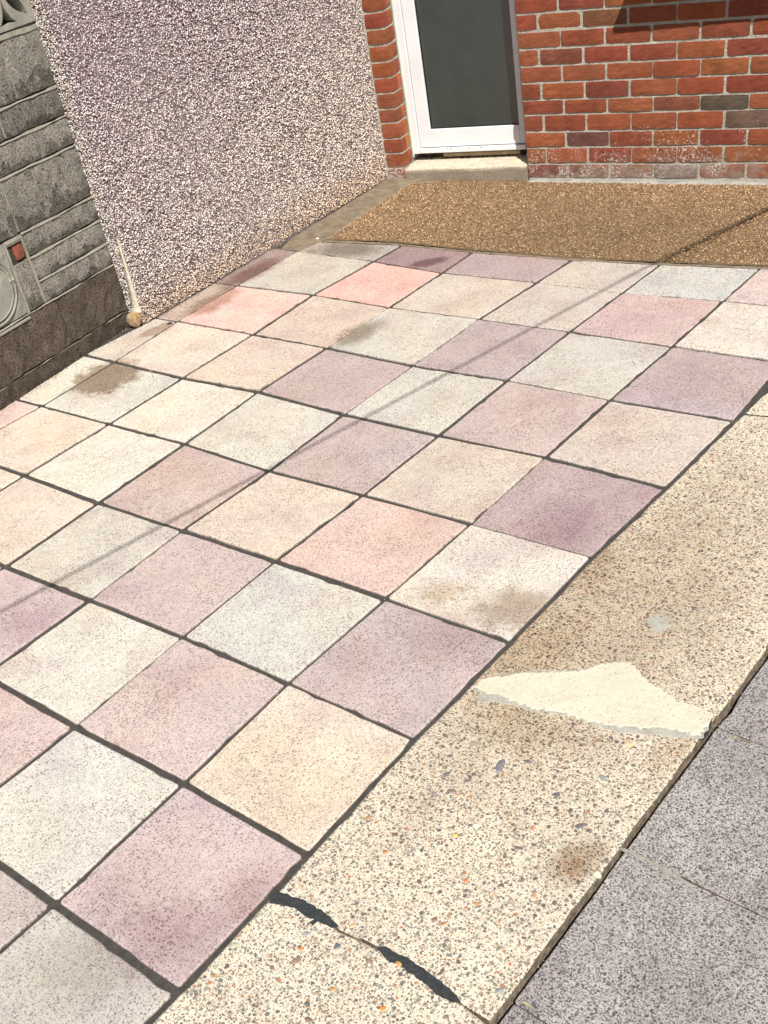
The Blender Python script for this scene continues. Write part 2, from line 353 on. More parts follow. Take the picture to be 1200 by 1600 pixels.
M_wood = mat_noise('dark_damp_wood', (.03, .016, .011), (.10, .07, .045), 26, .8, .7, .003)
M_rubber = mat_noise('black_rubber', (.012, .012, .012), (.02, .02, .02), 30, .6, .2, .001)
M_stonebrown = mat_noise('ochre_rubble', (.30, .19, .09), (.46, .34, .20), 22, .95, .9, .004)
def mat_glass():
    T = NT('dark_obscured_glass', .3, .9)
    f = T.noise(5, 4, .6); v = T.noise(420, 2, .5)
    col = T.mix(T.ramp(f, .3, .7), (.008, .020, .019), (.014, .028, .026)); sp, _ = dots(T, 60, .0, .07, .5, dim='3D', soft=.02)
    col = T.mix(T.math('MULTIPLY', sp, .35), col, (.16, .17, .15))
    T.b.inputs['IOR'].default_value = 1.75; T.put(T.b.inputs['Roughness'], T.ramp(T.noise(12, 4), .3, .7, .30, .42)); T.bump(v, .25, .0008)
    return T.done(col)
M_glass = mat_glass()

# ------------------------------------------------------------------ ground
gz = -.075
ground = mesh_ob('ground', [(-60, -60, gz), (60, -60, gz), (60, 60, gz), (-60, 60, gz)], [(0, 1, 2, 3)], M_earth); tag(ground, kind='structure')

# nodes where the slab joints cross: measured in the photograph, set on the ground
NODE = {(0,0):(277,1550),(0,1):(480,1335),(0,2):(647,1155),(0,3):(797,1003),(0,4):(925,870),(0,5):(1040,762),(0,6):(1147,657),
(-1,0):(85,1412),(-1,1):(287,1223),(-1,2):(450,1067),(-1,3):(602,935),(-1,4):(735,818),(-1,5):(852,714),(-1,6):(953,624),(-1,7):(1050,541),(-1,8):(1130,470),
(-2,1):(117,1135),(-2,2):(285,995),(-2,3):(430,876),(-2,4):(567,773),(-2,5):(685,680),(-2,6):(792,594),(-2,7):(890,518),(-2,8):(972,457),
(-3,2):(140,937),(-3,3):(285,828),(-3,4):(420,735),(-3,5):(537,647),(-3,6):(645,571),(-3,7):(748,498),(-3,8):(838,441),
(-4,2):(8,885),(-4,3):(153,785),(-4,4):(288,693),(-4,5):(403,612),(-4,6):(510,543),(-4,7):(608,480),(-4,8):(690,426),
(-5,3):(38,742),(-5,4):(170,662),(-5,5):(285,590),(-5,6):(395,522),(-5,7):(489,460),(-5,8):(583,408),
(-6,4):(65,634),(-6,5):(178,565),(-6,6):(277,502),(-6,7):(370,446),(-6,8):(465,392)}
IU = {-6:-6.202,-5:-5.115,-4:-4.068,-3:-2.998,-2:-1.987,-1:-.982,0:0.0}
JV = {-3:-2.98,-2:-1.99,-1:-1.0,0:0,1:.953,2:1.889,3:2.847,4:3.83,5:4.805,6:5.794,7:6.796,8:7.772,9:8.35}
U = .42
FRONT = [G(430, 378), G(500, 376), G(600, 379), G(740, 393), G(880, 404), G(1020, 411), G(1200, 418)]   # far edge of the slabs
def front_y(x):
    xs = [p[0] for p in FRONT]; ys = [p[1] for p in FRONT]; return float(np.interp(x, xs, ys))
def wall_x(y):                                          # foot of the left-hand walls
    w = PEB if y > 2.36 else BLOCK
    k = (y - w.p[1]) / w.D[1]; return float(w.p[0] + w.D[0] * k)
def node(i, j):
    if (i, j) in NODE: return Vector(G(*NODE[(i, j)]))
    if i > 0: return node(0, j) + Vector((.42 * i, .01 * i))
    if i == -7:
        p = node(-6, j); q = node(-5, j); d = (p - q).normalized(); x = wall_x(p.y) + .004; return p + d * ((p.x - x) / abs(d.x))
    if j == 9:
        p = node(i, 8); q = node(i, 7); d = (p - q).normalized(); k = 0
        while p.y < front_y(p.x) - .012 and k < 400: p = p + d * .002; k += 1
        return p
    return Vector((IU[i] * U, JV[j] * U))
CELL = {  # colour as it looks in sunlight
 (-1,-1):(206,200,188), (-1,0):(215,189,188), (-1,1):(236,219,192), (-1,2):(208,184,182), (-1,3):(232,222,202), (-1,4):(198,171,171), (-1,5):(218,202,184), (-1,6):(200,176,178), (-1,7):(234,222,204), (-1,8):(226,200,194),
 (-2,-1):(204,186,178), (-2,0):(226,222,208), (-2,1):(222,196,190), (-2,2):(222,220,206), (-2,3):(230,200,184), (-2,4):(224,208,186), (-2,5):(210,184,180), (-2,6):(216,212,198), (-2,7):(222,190,184), (-2,8):(212,212,202),
 (-3,-1):(214,190,186), (-3,0):(222,194,190), (-3,1):(232,224,204), (-3,2):(216,190,184), (-3,3):(232,212,188), (-3,4):(208,184,180), (-3,5):(218,214,198), (-3,6):(202,178,176), (-3,7):(216,204,186), (-3,8):(214,202,186),
 (-4,-1):(226,220,204), (-4,0):(220,212,196), (-4,1):(216,188,186), (-4,2):(222,214,194), (-4,3):(216,188,180), (-4,4):(224,220,204), (-4,5):(206,180,176), (-4,6):(218,214,198), (-4,7):(222,206,186), (-4,8):(196,170,168),
 (-5,-1):(210,186,180), (-5,0):(226,216,196), (-5,1):(232,214,194), (-5,2):(236,218,196), (-5,3):(238,228,206), (-5,4):(238,226,204), (-5,5):(230,210,188), (-5,6):(224,202,180), (-5,7):(252,196,178), (-5,8):(176,144,144),
 (-6,-1):(226,218,198), (-6,0):(212,188,184), (-6,1):(228,220,204), (-6,2):(238,222,200), (-6,3):(240,218,194), (-6,4):(226,220,202), (-6,5):(236,218,194), (-6,6):(252,206,188), (-6,7):(214,208,192), (-6,8):(196,186,170),
 (-7,-1):(226,216,198), (-7,0):(236,200,190), (-7,1):(226,216,198), (-7,2):(232,204,192), (-7,3):(240,206,196), (-7,4):(236,228,208), (-7,5):(226,214,194), (-7,6):(206,184,162), (-7,7):(182,152,146), (-7,8):(150,128,104)}
for _i in range(-7, 0):                                # rows nearer than the photograph shows
    for _j in (-3, -2): CELL[(_i, _j)] = [(216, 190, 184), (226, 220, 204), (232, 216, 196), (204, 180, 178)][(_i * 3 + _j * 5) % 4]
LAB = {(-5,7):'bright salmon pink slab, smoother than the rest', (-6,6):'pale salmon pink slab by the pebbledash wall', (-1,4):'dark mauve slab', (-1,3):'cream slab with a brown stain at one corner', (-6,4):'off-white slab with a brown patch', (-5,8):'dull purple slab with a dark stain'}

def slab_col(c):
    a = alb(*c, 1.5); m = sum(a) / 3
    if c[0] - c[1] > 17 and c[1] - c[2] < 12: w_ = (1.01, 1.03, 1.0)      # pinks and mauves
    elif c[0] - c[2] < 24: w_ = (1.03, 1.0, .995)                         # greys
    else: w_ = (1.03, 1.015, 1.03)                                         # creams
    return tuple((m + (q - m) * .80) * w for q, w in zip(a, w_))
# bed of dark jointing mortar that shows between the slabs
pts = [(wall_x(-1.4) - .05, -1.4), (.012, -1.4)] + [tuple(node(0, j) + Vector((.012, 0))) for j in range(0, 7)] + [(.12, 2.7), (.12, front_y(0) + .03)]
pts += [(x, front_y(x) + .03) for x in (-.4, -.9, -1.4, -1.9, -2.3, -2.6)] + [(wall_x(3.45) - .05, 3.45), (wall_x(2.37) - .05, 2.37), (wall_x(2.3) - .05, 2.3)]
n = len(pts)
patio = mesh_ob('patio', [(x, y, -.0062) for x, y in pts] + [(x, y, -.07) for x, y in pts], [list(range(n))] + [[i, n + i, n + (i + 1) % n, (i + 1) % n] for i in range(n)], M_joint)
tag(patio, kind='structure')

HJ = {-3:.006,-2:.006,-1:.006,0:.0078,1:.0070,2:.0074,3:.0078,4:.0078,5:.0080,6:.0064,7:.0050,8:.0040,9:.002}   # half joint widths
HI = {-7:.002,-6:.0060,-5:.0078,-4:.0080,-3:.0068,-2:.0058,-1:.0052,0:.0052}
THIN = {('i', -1, 4): .25, ('i', -3, 5): .4, ('i', -3, 6): .3, ('j', -1, 3): .5, ('j', -1, 4): .35, ('i', -4, 6): .35, ('j', -2, 6): .5, ('j', -3, 8): .15, ('i', -1, 3): .8, ('j', -1, 2): .6, ('i', -2, 1): .6, ('i', -3, 2): .55}
def half(kind, i, j):
    r = random.Random(hash((kind == 'i', i, j)) & 0xffff); base = (HI[i] if kind == 'i' else HJ[j]) * r.uniform(.9, 1.35)
    return base * THIN.get((kind, i, j), 1.0)
def cell_poly(i, j):
    a, b, c, d = node(i, j), node(i + 1, j), node(i + 1, j + 1), node(i, j + 1)
    off = [half('j', i, j), half('i', i + 1, j), half('j', i, j + 1), half('i', i, j)]
    q = [a, b, c, d]; lines = []
    for k in range(4):
        p0, p1 = q[k], q[(k + 1) % 4]; dd = (p1 - p0).normalized(); nn = Vector((-dd.y, dd.x)); lines.append((p0 + nn * off[k], dd))
    out = []
    for k in range(4):
        p, r_ = lines[k - 1]; s, t_ = lines[k]
        den = r_.x * t_.y - r_.y * t_.x; u = ((s.x - p.x) * t_.y - (s.y - p.y) * t_.x) / den
        out.append(p + r_ * u)
    return out
for (i, j), c in sorted(CELL.items()):
    if i == -7 and j == 8: continue
    poly = cell_poly(i, j)
    r = random.Random(i * 77 + j)
    o = slab('paving_slab', poly, r.uniform(-.0012, .0012), .045, M_slab, patio, seed=(i + 9) * 40 + j + 5, amp=.0010, bev=.0032, step=.028,
             chips=.16 if j > 5 or i == 0 else .09, corner=.006, tilt=.0025, color=slab_col(c))
    if (i, j) in LAB: o['label'] = LAB[(i, j)]
# the row beyond the pale strip at the far right
for k, (x0, x1, c) in enumerate(((.0, .42, (226, 216, 196)), (.43, .85, (214, 190, 186)))):
    for jj, (y0, y1) in enumerate(((2.86, 3.27), (3.275, front_y(0) - .01))):
        pass

# cut mortar piece in the corner by the wall
corner_poly = [G(438, 389), G(470, 392), G(503, 377), G(490, 371), G(455, 376)]
slab('cement_piece', corner_poly, .001, .03, M_fillet, patio, seed=3, amp=.002, bev=.004, step=.02)

# cream exposed-aggregate strip along the right of the coloured slabs
strip = mesh_ob('path', [(-.0, -1.5, -.045), (.58, -1.5, -.045), (.58, 3.62, -.045), (-.0, 3.62, -.045)], [(0, 1, 2, 3)], M_joint); tag(strip, kind='structure')
crack = [G(429, 1396), G(455, 1406), G(490, 1425), G(528, 1449), G(560, 1466), G(592, 1480), G(640, 1505), G(690, 1540), G(722, 1566), G(752, 1588), G(768, 1602)]
def off_line(pts, d): return [(x + d[0], y + d[1]) for x, y in pts]
LE = lambda j0, j1: [tuple(node(0, j) + Vector((.0065, 0))) for j in range(j0, j1)]
RX = .5515
top_edge = [G(1128, 644), G(1165, 647), G(1200, 645), (.56, 2.62)]
main = LE(1, 6) + [(node(0, 6).x - .006, G(1128, 646)[1])] + [G(1165, 648), G(1200, 647)]
main = [crack[0]] + crack[1:9] + [(RX, crack[-1][1] + .006), (RX, 1.2), (RX - .003, 1.8), (RX, 2.45), (RX, 2.62)]
jn = node(0, 6) + Vector((.0062, 0)); jd = (Vector(G(1200, 607)) - Vector(G(1147, 657))).normalized(); tl = tuple(jn + jd * .045)
main += [(tl[0] + .10, tl[1] + .015), (tl[0], tl[1]), tuple(jn)] + list(reversed(LE(1, 6)))
main[0] = (crack[0][0] + .002, crack[0][1] + .003)
slab('concrete_slab', main, .0, .055, M_strip, strip, seed=901, amp=.0016, bev=.005, step=.03, chips=.12, corner=.003)
low = [(RX, -1.4), (RX, crack[-1][1] - .003)] + list(reversed(off_line(crack[:9], (-.001, -.003)))) + [tuple(node(0, 0) + Vector((.008, 0))), (.008, -1.4)]
slab('concrete_slab', low, .0, .055, M_strip, strip, seed=902, amp=.0016, bev=.005, step=.03, chips=.12, corner=.003)
hi = [(tl[0], tl[1] + .010), (tl[0] + .10, tl[1] + .026), (RX, 2.632), (RX, front_y(.5) - .02), tuple(jn + jd * .9)]
slab('concrete_slab', hi, .0, .055, M_strip, strip, seed=903, amp=.0016, bev=.005, step=.03, chips=.1, corner=.003)

def blob(name, pts, z, h, mat, parent, seed=0, amp=.0015, bev=.004):
    r = random.Random(seed); out = []
    for k in range(len(pts)):                          # ragged outline: jittered points between the measured ones
        a, b = Vector(pts[k]), Vector(pts[(k + 1) % len(pts)]); d = b - a; n = max(1, int(d.length / .007)) if amp > .001 else 1
        for m in range(n):
            p = a + d * m / n
            if m and d.length: p = p + Vector((-d.y, d.x)) / d.length * r.gauss(0, amp * .8)
            out.append(tuple(p))
    return slab(name, out, z + h, h, mat, parent, seed=seed, amp=amp * .3, bev=min(bev, .002), step=.02, chips=.0, corner=.0005)
patch_px = [(742, 1074), (752, 1062), (790, 1056), (840, 1052), (905, 1050), (935, 1040), (960, 1035), (987, 1036), (1000, 1052), (1012, 1066), (1035, 1080), (1062, 1098), (1090, 1106), (1112, 1114), (1108, 1132), (1096, 1150), (1075, 1146), (1040, 1138), (995, 1136), (955, 1134), (925, 1128), (893, 1118), (868, 1112), (836, 1108), (810, 1100), (785, 1088), (760, 1084)]
edge_px = [(738, 1078), (752, 1066), (780, 1060), (800, 1052), (840, 1048), (905, 1047), (940, 1042), (990, 1044), (1004, 1060), (1060, 1104), (1104, 1120), (1108, 1138), (1096, 1154), (1060, 1153), (1020, 1148), (975, 1146), (940, 1138), (905, 1124), (868, 1114), (830, 1110), (800, 1102), (770, 1096), (752, 1098), (744, 1088), (756, 1082)]
blob('cement_skim', [G(*p) for p in edge_px], .0, .0012, M_patchedge, strip, 11, .002, .004)['label'] = 'thin grey cement edge round the cream repair'
blob('cement_patch', [G(*p) for p in patch_px], .0, .0030, M_patch, strip, 12, .0034, .003)['label'] = 'smooth cream cement repair'
blob('grey_cement_dab', [G(*p) for p in ((1010, 968), (1030, 962), (1048, 966), (1046, 980), (1032, 988), (1018, 982))], .0, .0008, M_patchedge, strip, 14, .003, .006)
for q, pp in enumerate((((424, 1398), (436, 1393), (452, 1398), (468, 1404), (490, 1414), (512, 1430), (530, 1448), (518, 1450), (498, 1440), (478, 1432), (460, 1418), (440, 1414), (420, 1410)),
                        ((590, 1481), (600, 1478), (618, 1488), (645, 1502), (668, 1518), (690, 1534), (708, 1550), (720, 1566), (704, 1565), (682, 1554), (668, 1540), (645, 1522), (622, 1508), (604, 1500)),
                        ((484, 1440), (492, 1436), (496, 1440), (488, 1446)), ((1098, 1150), (1106, 1130), (1114, 1122), (1110, 1140), (1102, 1154)))):
    blob('crack_filler', [G(*p) for p in pp], .0, .0008, M_filler, strip, 20 + q, .0015, .001)
box('crack_line', (-.09, .09, -.0012, .0012, -.0, .0004), M_joint, strip, 0).location = (0, 0, -.3)
bpy.data.objects.remove(bpy.data.objects['crack_line'])

# lower grey speckled paving at the right
walk = mesh_ob('pavement', [(.556, -1.6, -.07), (6, -1.6, -.07), (6, 4.2, -.07), (.556, 4.2, -.07)], [(0, 1, 2, 3)], M_joint); tag(walk, kind='structure')
GZ = -.010
x0 = .5605
ys = [-1.47, -1.06, -.65, -.065 - .0, .335, .752, 1.158, 1.56, 1.965, 2.37, 2.775, 3.18]
gl = G(0, 0)
J0 = [G(970, 1325, GZ), G(1200, 1440, GZ)]; J1 = [G(1110, 1133, GZ), G(1200, 1160, GZ)]; J2 = [G(790, 1560, GZ), G(850, 1600, GZ)]
y2, y0_, y1_ = J2[0][1], J0[0][1], J1[0][1]
rows = [y2 - .405 * 3, y2 - .405 * 2, y2 - .405, y2, y0_, y1_, y1_ + .405, y1_ + .81, y1_ + 1.215, y1_ + 1.6]
for k in range(len(rows) - 1):
    for m in range(5):
        xa = x0 + .61 * m + (0 if m else .0); xb = xa + .606
        sl = -.035
        poly = [(xa + .002, rows[k] + sl * (xa - x0) + .0014), (xb, rows[k] + sl * (xb - x0) + .0014), (xb, rows[k + 1] + sl * (xb - x0) - .0003), (xa + .002, rows[k + 1] + sl * (xa - x0) - .0003)]
        if poly[2][1] > 3.55: continue
        slab('grey_slab', poly, GZ + rnd.uniform(-.0005, .0005), .04, M_grey, walk, seed=500 + k * 7 + m, amp=.0011, bev=.002, step=.05, chips=.08, corner=.004)
blob('mortar_joint', [G(968, 1322, GZ), G(1000, 1336, GZ), G(1040, 1356, GZ), G(1085, 1384, GZ), G(1082, 1387, GZ), G(1038, 1361, GZ), G(998, 1341, GZ), G(966, 1326, GZ)], GZ, .0004, M_smooth, walk, 41, .0012, .0005)
blob('white_paint_spot', [(G(1040, 1366, GZ)[0] + .011 * math.cos(t) * (1 + .2 * math.sin(3 * t)), G(1040, 1366, GZ)[1] + .013 * math.sin(t)) for t in [k * math.pi / 8 for k in range(16)]], GZ, .0008, M_smooth, walk, 42, .003, .002)

# ------------------------------------------------------------------ tan aggregate apron in front of the brick wall
apron = empty('concrete_apron', (0, 0, 0)); tag(apron, kind='structure')
def brick_y(x): k = (x - BRICK.p[0]) / BRICK.D[0]; return float(BRICK.p[1] + BRICK.D[1] * k)
g0, g1 = Vector(G(1030, 412)), Vector(G(1200, 312)); gd = (g1 - g0).normalized(); gx = lambda y: g0.x + gd.x / gd.y * (y - g0.y)
def groove_side(side):
    e = .006 * side
    return [(gx(front_y(g0.x)) + e, front_y(g0.x) + .012), (gx(4.6) + e, 4.6)]
left_px = [(523, 370), (545, 352), (590, 322), (640, 287)]
left_px = [(512, 373), (536, 352), (580, 322), (628, 290)]
lp = [G(*p) for p in left_px]
gl_ = groove_side(-1); gr_ = groove_side(1)
def apron_sheet(xf0, xf1, xb0, xb1, nx, ny, seed):
    r = random.Random(seed); vs, fs = [], []
    for b in range(ny + 1):
        for a in range(nx + 1):
            v = b / ny; u = a / nx; x = (xf0 + (xf1 - xf0) * u) * (1 - v) + (xb0 + (xb1 - xb0) * u) * v
            y = (front_y(x) + .012) * (1 - v) + (brick_y(x) + .05) * v
            vs.append((x, y, .0010 + r.gauss(0, .0006) - (.006 if (a in (0, nx)) else 0)))
    for b in range(ny):
        for a in range(nx): i = b * (nx + 1) + a; fs.append((i, i + 1, i + nx + 2, i + nx + 1))
    return mesh_ob('aggregate_slab', vs, fs, M_bind, apron)
yb = brick_y(gx(4.55))
apron_sheet(-2.66, g0.x - .005, BRICK.p[0] - .02, gx(yb) - .005, 60, 40, 61)
apron_sheet(g0.x + .005, 2.6, gx(yb) + .005, 2.6, 60, 40, 62)
rg = np.random.default_rng(5)
N_ = 150000
px = rg.uniform(-2.85, 1.2, N_); py = rg.uniform(3.35, 5.1, N_)
edgeL = np.interp(py, [p[1] for p in lp], [p[0] for p in lp])
fy = np.array([front_y(x) for x in px]); by = BRICK.p[1] + BRICK.D[1] / BRICK.D[0] * (px - BRICK.p[0])
gxx = g0.x + gd.x / gd.y * (py - g0.y)
ok = (px > edgeL + rg.normal(0, .006, N_)) & (py > fy + .024 + rg.normal(0, .004, N_)) & (py < by - .028 + rg.normal(0, .004, N_)) & (abs(px - gxx) > .007 + rg.uniform(0, .005, N_))
px, py = px[ok], py[ok]; n_ = len(px)
cols = pick_cols(rg, n_, [(5, (.25, .165, .088)), (4, (.33, .235, .135)), (4, (.18, .11, .055)), (1.6, (.44, .34, .22)), (2.2, (.11, .068, .038)), (.5, (.54, .47, .36))], .15)
brn_ = .84 + .16 * np.sin(px * 2.1 + 1.0) * np.cos(py * 3.3); cols = cols * brn_[:, None] * np.array([1.34, 1.21, 1.10])
scatter_stones('aggregate', np.stack([px, py, rg.uniform(.0, .0035, n_)], 1), np.eye(3), rg.uniform(.0026, .0052, n_), cols, M_stone, apron, .75, 6)
# smoothed cement border along the pebbledash wall and at the foot of the bricks
bd = [G(503, 377), G(523, 370), G(545, 352), G(592, 321), G(640, 288), G(700, 282), (BRICK.p[0] + .10, brick_y(BRICK.p[0] + .10) + .03), (BRICK.p[0] - .01, 4.31), (PEB.p[0] - .02, 3.40), G(440, 388)]
slab('cement_border', bd, .0065, .03, M_fillet, apron, seed=63, amp=.003, bev=.010, step=.025)
rr = [(x, brick_y(x) - .036 + .004 * math.sin(x * 7)) for x in (-2.03, -1.6, -1.2, -.8, -.4, 0, .5, 1.0, 1.4)] + [(1.4, brick_y(1.4) + .03), (-2.03, brick_y(-2.03) + .03)]
slab('cement_border', rr, .0080, .03, M_greyfillet, apron, seed=64, amp=.002, bev=.012, step=.03)
ff = [(x, front_y(x) - .004) for x in (-2.62, -2.2, -1.7, -1.2, -.85, -.4, .6, 2.4)]
slab('cement_border', ff + [(x, y + .020 + .006 * math.sin(x * 9)) for x, y in reversed(ff)], -.0005, .02, M_fillet, apron, seed=65, amp=.0025, bev=.006, step=.03)

def sink(o):                                           # the apron falls a little towards the right-hand end of the brick wall
    me = o.data; co = np.empty(len(me.vertices) * 3); me.vertices.foreach_get('co', co); co = co.reshape(-1, 3)
    s_ = (co[:, 0] - BRICK.p[0]) / BRICK.D[0]; by_ = BRICK.p[1] + BRICK.D[1] / BRICK.D[0] * (co[:, 0] - BRICK.p[0]); fy_ = np.array([front_y(x) for x in co[:, 0]])
    w_ = np.clip((co[:, 1] - fy_) / (by_ - fy_), 0, 1); co[:, 2] += w_ * (.006 - .036 * np.clip(s_, 0, 2.4)) * np.clip(s_ * 3, 0, 1)
    me.vertices.foreach_set('co', co.reshape(-1)); me.update()
for o in list(apron.children): sink(o)

# ------------------------------------------------------------------ pebbledash wall
def stones_on(wall, name, x0, x1, z0, z1, dens, size, table, parent, mat, seed, face=0.0, fade=None):
    rg = np.random.default_rng(seed); n = int((x1 - x0) * (z1 - z0) * dens)
    x = rg.uniform(x0, x1, n); z = rg.uniform(z0, z1, n); c = pick_cols(rg, n, table, .14)
    if fade is not None: c = fade(rg, x, z, c)
    pts = np.stack([x, rg.uniform(-.004, .001, n) + face, z], 1)
    R_ = [[1, 0, 0], [0, 0, 1], [0, 1, 0]]
    return scatter_stones(name, pts, R_, rg.uniform(size[0], size[1], n), c, mat, parent, .8, seed)
LW = 1.955
peb = empty('pebbledash_wall', (PEB.p[0], PEB.p[1], 0), PEB.a); tag(peb, 'tall pebbledash rendered wall of purple and cream stones left of the door', 'wall')
bm = bmesh.new()
nx, nz = 60, 70
w1 = wobble(5, .002)
vs = [[None] * (nz + 1) for _ in range(nx + 1)]
for a in range(nx + 1):
    for b in range(nz + 1):
        x = LW * a / nx; z = -.03 + 2.63 * (b / nz) ** 1.2
        x_ = x + (rnd.uniform(-.002, .002) if a == 0 else 0); zz = z
        if b == 0: zz = -.03
        vs[a][b] = bm.verts.new((x_, .003 * math.sin(x * 5 + z * 3) * .6 + rnd.uniform(-.0006, .0006), zz))
for a in range(nx):
    for b in range(nz): bm.faces.new((vs[a][b], vs[a + 1][b], vs[a + 1][b + 1], vs[a][b + 1]))
from_bm('render_face', bm, M_render, peb)
box('wall_core', (.004, LW + .3, .006, .26, -.07, 2.6), M_render, peb, .003)
def fade(rg, x, z, c):
    purple = np.clip((z - .35) / .9 + (.6 - x) * .25, 0, 1)[:, None]
    c = c * (1 - purple * np.array([.10, .16, .06]))
    low = np.clip((.18 - z) / .18, 0, 1)[:, None] * (rg.uniform(size=(len(x), 1)) < .8)
    c = c * (1 - low * np.array([.10, .26, .42])); warm = np.clip((x / LW - z * .5), 0, 1)[:, None]; c = c * (1 + warm * np.array([.16, .10, .02])); return c
TAB = [(5.6, (.74, .68, .62)), (3.2, (.62, .52, .44)), (2.4, (.34, .265, .265)), (1.9, (.19, .14, .15)), (1.3, (.46, .38, .32)), (.8, (.08, .06, .065)), (.9, (.72, .70, .68))]
stones_on(PEB, 'dash_stones', .0, LW - .004, .004, 1.52, 30000, (.0028, .0058), TAB, peb, M_stone, 21, 0, fade)
# upper part of the wall, above the photograph
stones_on(PEB, 'upper_dash_stones', .0, LW - .004, 1.52, 2.6, 9000, (.0045, .0075), TAB, peb, M_stone, 22, 0, fade)
ry = np.random.default_rng(31); n_r = 6000
px_ = ry.uniform(.000, .085, n_r); pz_ = ry.uniform(.02, 1.55, n_r); kp = px_ > np.clip((.42 - pz_) / .36, 0, 1) ** 2 * .050; px_, pz_ = px_[kp], pz_[kp]; n_r = len(px_)
scatter_stones('return_dash_stones', np.stack([ry.uniform(-.003, .002, n_r), px_, pz_], 1), [[0, 0, 1], [1, 0, 0], [0, 1, 0]], ry.uniform(.0026, .0054, n_r), pick_cols(ry, n_r, TAB, .14), M_stone, peb, .8, 23)
# smooth render bead down the lower part of the near corner, and the broken stone under it
bm = bmesh.new()
prof = [(.040, .36), (.034, .27), (.030, .18), (.026, .10), (.020, .07)]
ring = []
for k in range(12):
    z = .42 - .36 * k / 11; dp = .004 + .050 * (k / 11) ** 2; wd = .004 + .004 * (k / 11) + rnd.uniform(-.001, .001)
    ring.append([bm.verts.new(p) for p in ((-wd * .6, dp, z), (-wd, -.004, z), (.003, -.007, z), (.006, dp, z))])
for k in range(11):
    for m in range(3): bm.faces.new((ring[k][m], ring[k][m + 1], ring[k + 1][m + 1], ring[k + 1][m]))
    bm.faces.new((ring[k][3], ring[k][0], ring[k + 1][0], ring[k + 1][3]))
bm.faces.new(ring[0]); bm.faces.new(ring[-1][::-1])
from_bm('render_bead', bm, M_sill, peb, True)
bm = bmesh.new(); bmesh.ops.create_icosphere(bm, subdivisions=2, radius=1)
for v in bm.verts:
    s_ = 1 + .12 * math.sin(v.co.x * 7 + v.co.z * 5) + rnd.uniform(-.05, .05); m_ = max(abs(v.co.x), abs(v.co.y), abs(v.co.z)); c_ = v.co / (m_ ** .55)
    v.co = Vector((c_.x * .030, c_.y * .034, c_.z * .036)) * s_ + Vector((-.022, .030, .028))
from_bm('corner_stone', bm, M_stonebrown, peb)['label'] = 'ochre broken stone at the foot of the corner'

# ------------------------------------------------------------------ brick wall with door
bw = empty('brick_wall', (BRICK.p[0], BRICK.p[1], 0), BRICK.a); tag(bw, 'red brick wall with pale mortar at the back, around the white door', 'wall')
zc = [-.0147, .0598, .1393, .2152, .2971, .3673, .4463, .5219, .5997, .6772, .754]
while zc[-1] < 2.55: zc.append(zc[-1] + .0765)
DL, DR, DTOP, REV = .113, .838, 2.09, .115
XR = 5.0
WX0, WX1, WZ0, WZ1 = 1.45, 2.65, .885, 2.0              # window opening, above the photograph
def brick_mesh(L, H, D, seed):
    """front at y=0 (towards -y), rounded and uneven arrises"""
    r = random.Random(seed); bm = bmesh.new(); nx, nz = max(4, int(L / .022)), 4; grid = []
    w = [wobble(seed * 7 + k, .0007, 2) for k in range(4)]
    for b in range(nz + 1):
        row = []
        for a in range(nx + 1):
            x = L * a / nx; z = H * b / nz; y = r.gauss(0, .0005)
            if a in (0, nx): y += .0014
            if b in (0, nz): y += .0012
            if a == 0: x += abs(w[0](z)) * .7
            if a == nx: x -= abs(w[1](z)) * .7
            if b == 0: z += w[2](x) + .0007
            if b == nz: z += w[3](x) - .0007
            if a in (0, nx) and b in (0, nz):
                x += (.0012 if a == 0 else -.0012); z += (.0008 if b == 0 else -.0008)
            row.append(bm.verts.new((x, y, z)))
        grid.append(row)
    for b in range(nz):
        for a in range(nx): bm.faces.new((grid[b][a], grid[b][a + 1], grid[b + 1][a + 1], grid[b + 1][a]))
    loop = grid[0][:] + [grid[b][nx] for b in range(1, nz + 1)] + [grid[nz][a] for a in range(nx - 1, -1, -1)] + [grid[b][0] for b in range(nz - 1, 0, -1)]
    back = [bm.verts.new((v.co.x, D, v.co.z)) for v in loop]
    for k in range(len(loop)):
        m = (k + 1) % len(loop); bm.faces.new((loop[m], loop[k], back[k], back[m]))
    me = bpy.data.meshes.new('brick'); bm.normal_update(); bm.to_mesh(me); bm.free(); me.materials.append(M_brick); return me
MESH = {}
TS = .026
def put_brick(x0, x1, z0, z1, col, parent=None, y=0.0, rot=0.0, dark=False):
    L = round(x1 - x0, 3); H = round(z1 - z0, 3); key = (round(L / .006), round(H / .003), rnd.randrange(4))
    if key not in MESH: MESH[key] = brick_mesh(round(L / .006) * .006, round(H / .003) * .003, .06, len(MESH) + 11)
    o = bpy.data.objects.new('brick', MESH[key]); COL.objects.link(o); o.parent = parent or bw
    o.location = (x0, y + rnd.gauss(0, .0008), z0 - TS * max(0, x0 - DR)); o.rotation_euler = (0, (TS if x0 > DR - .01 and rot == 0 else 0) + rnd.gauss(0, .002), rot); o.color = (*col, 1); return o
REDS = [(.255, .072, .034), (.27, .082, .036), (.235, .062, .032), (.265, .088, .038), (.225, .060, .034), (.275, .086, .036)]
SPEC = {(0, 1): (.22, .085, .05), (0, 2): (.24, .13, .09), (0, 3): (.23, .16, .125), (0, 4): (.24, .115, .08), (2, 1): (.145, .055, .045), (4, 4): (.10, .075, .05), (4, 3): (.19, .075, .04), (7, 1): (.19, .07, .04), (9, 2): (.17, .07, .035), (10, 4): (.15, .06, .04), (3, 5): (.14, .085, .065)}
mort = bmesh.new()
def mbox(x0, x1, y0, y1, z0, z1): bm_box(mort, x0, x1, y0, y1, z0, z1)
mbox(-.02, DL - .004, .0045, .25, -.07, 2.6)
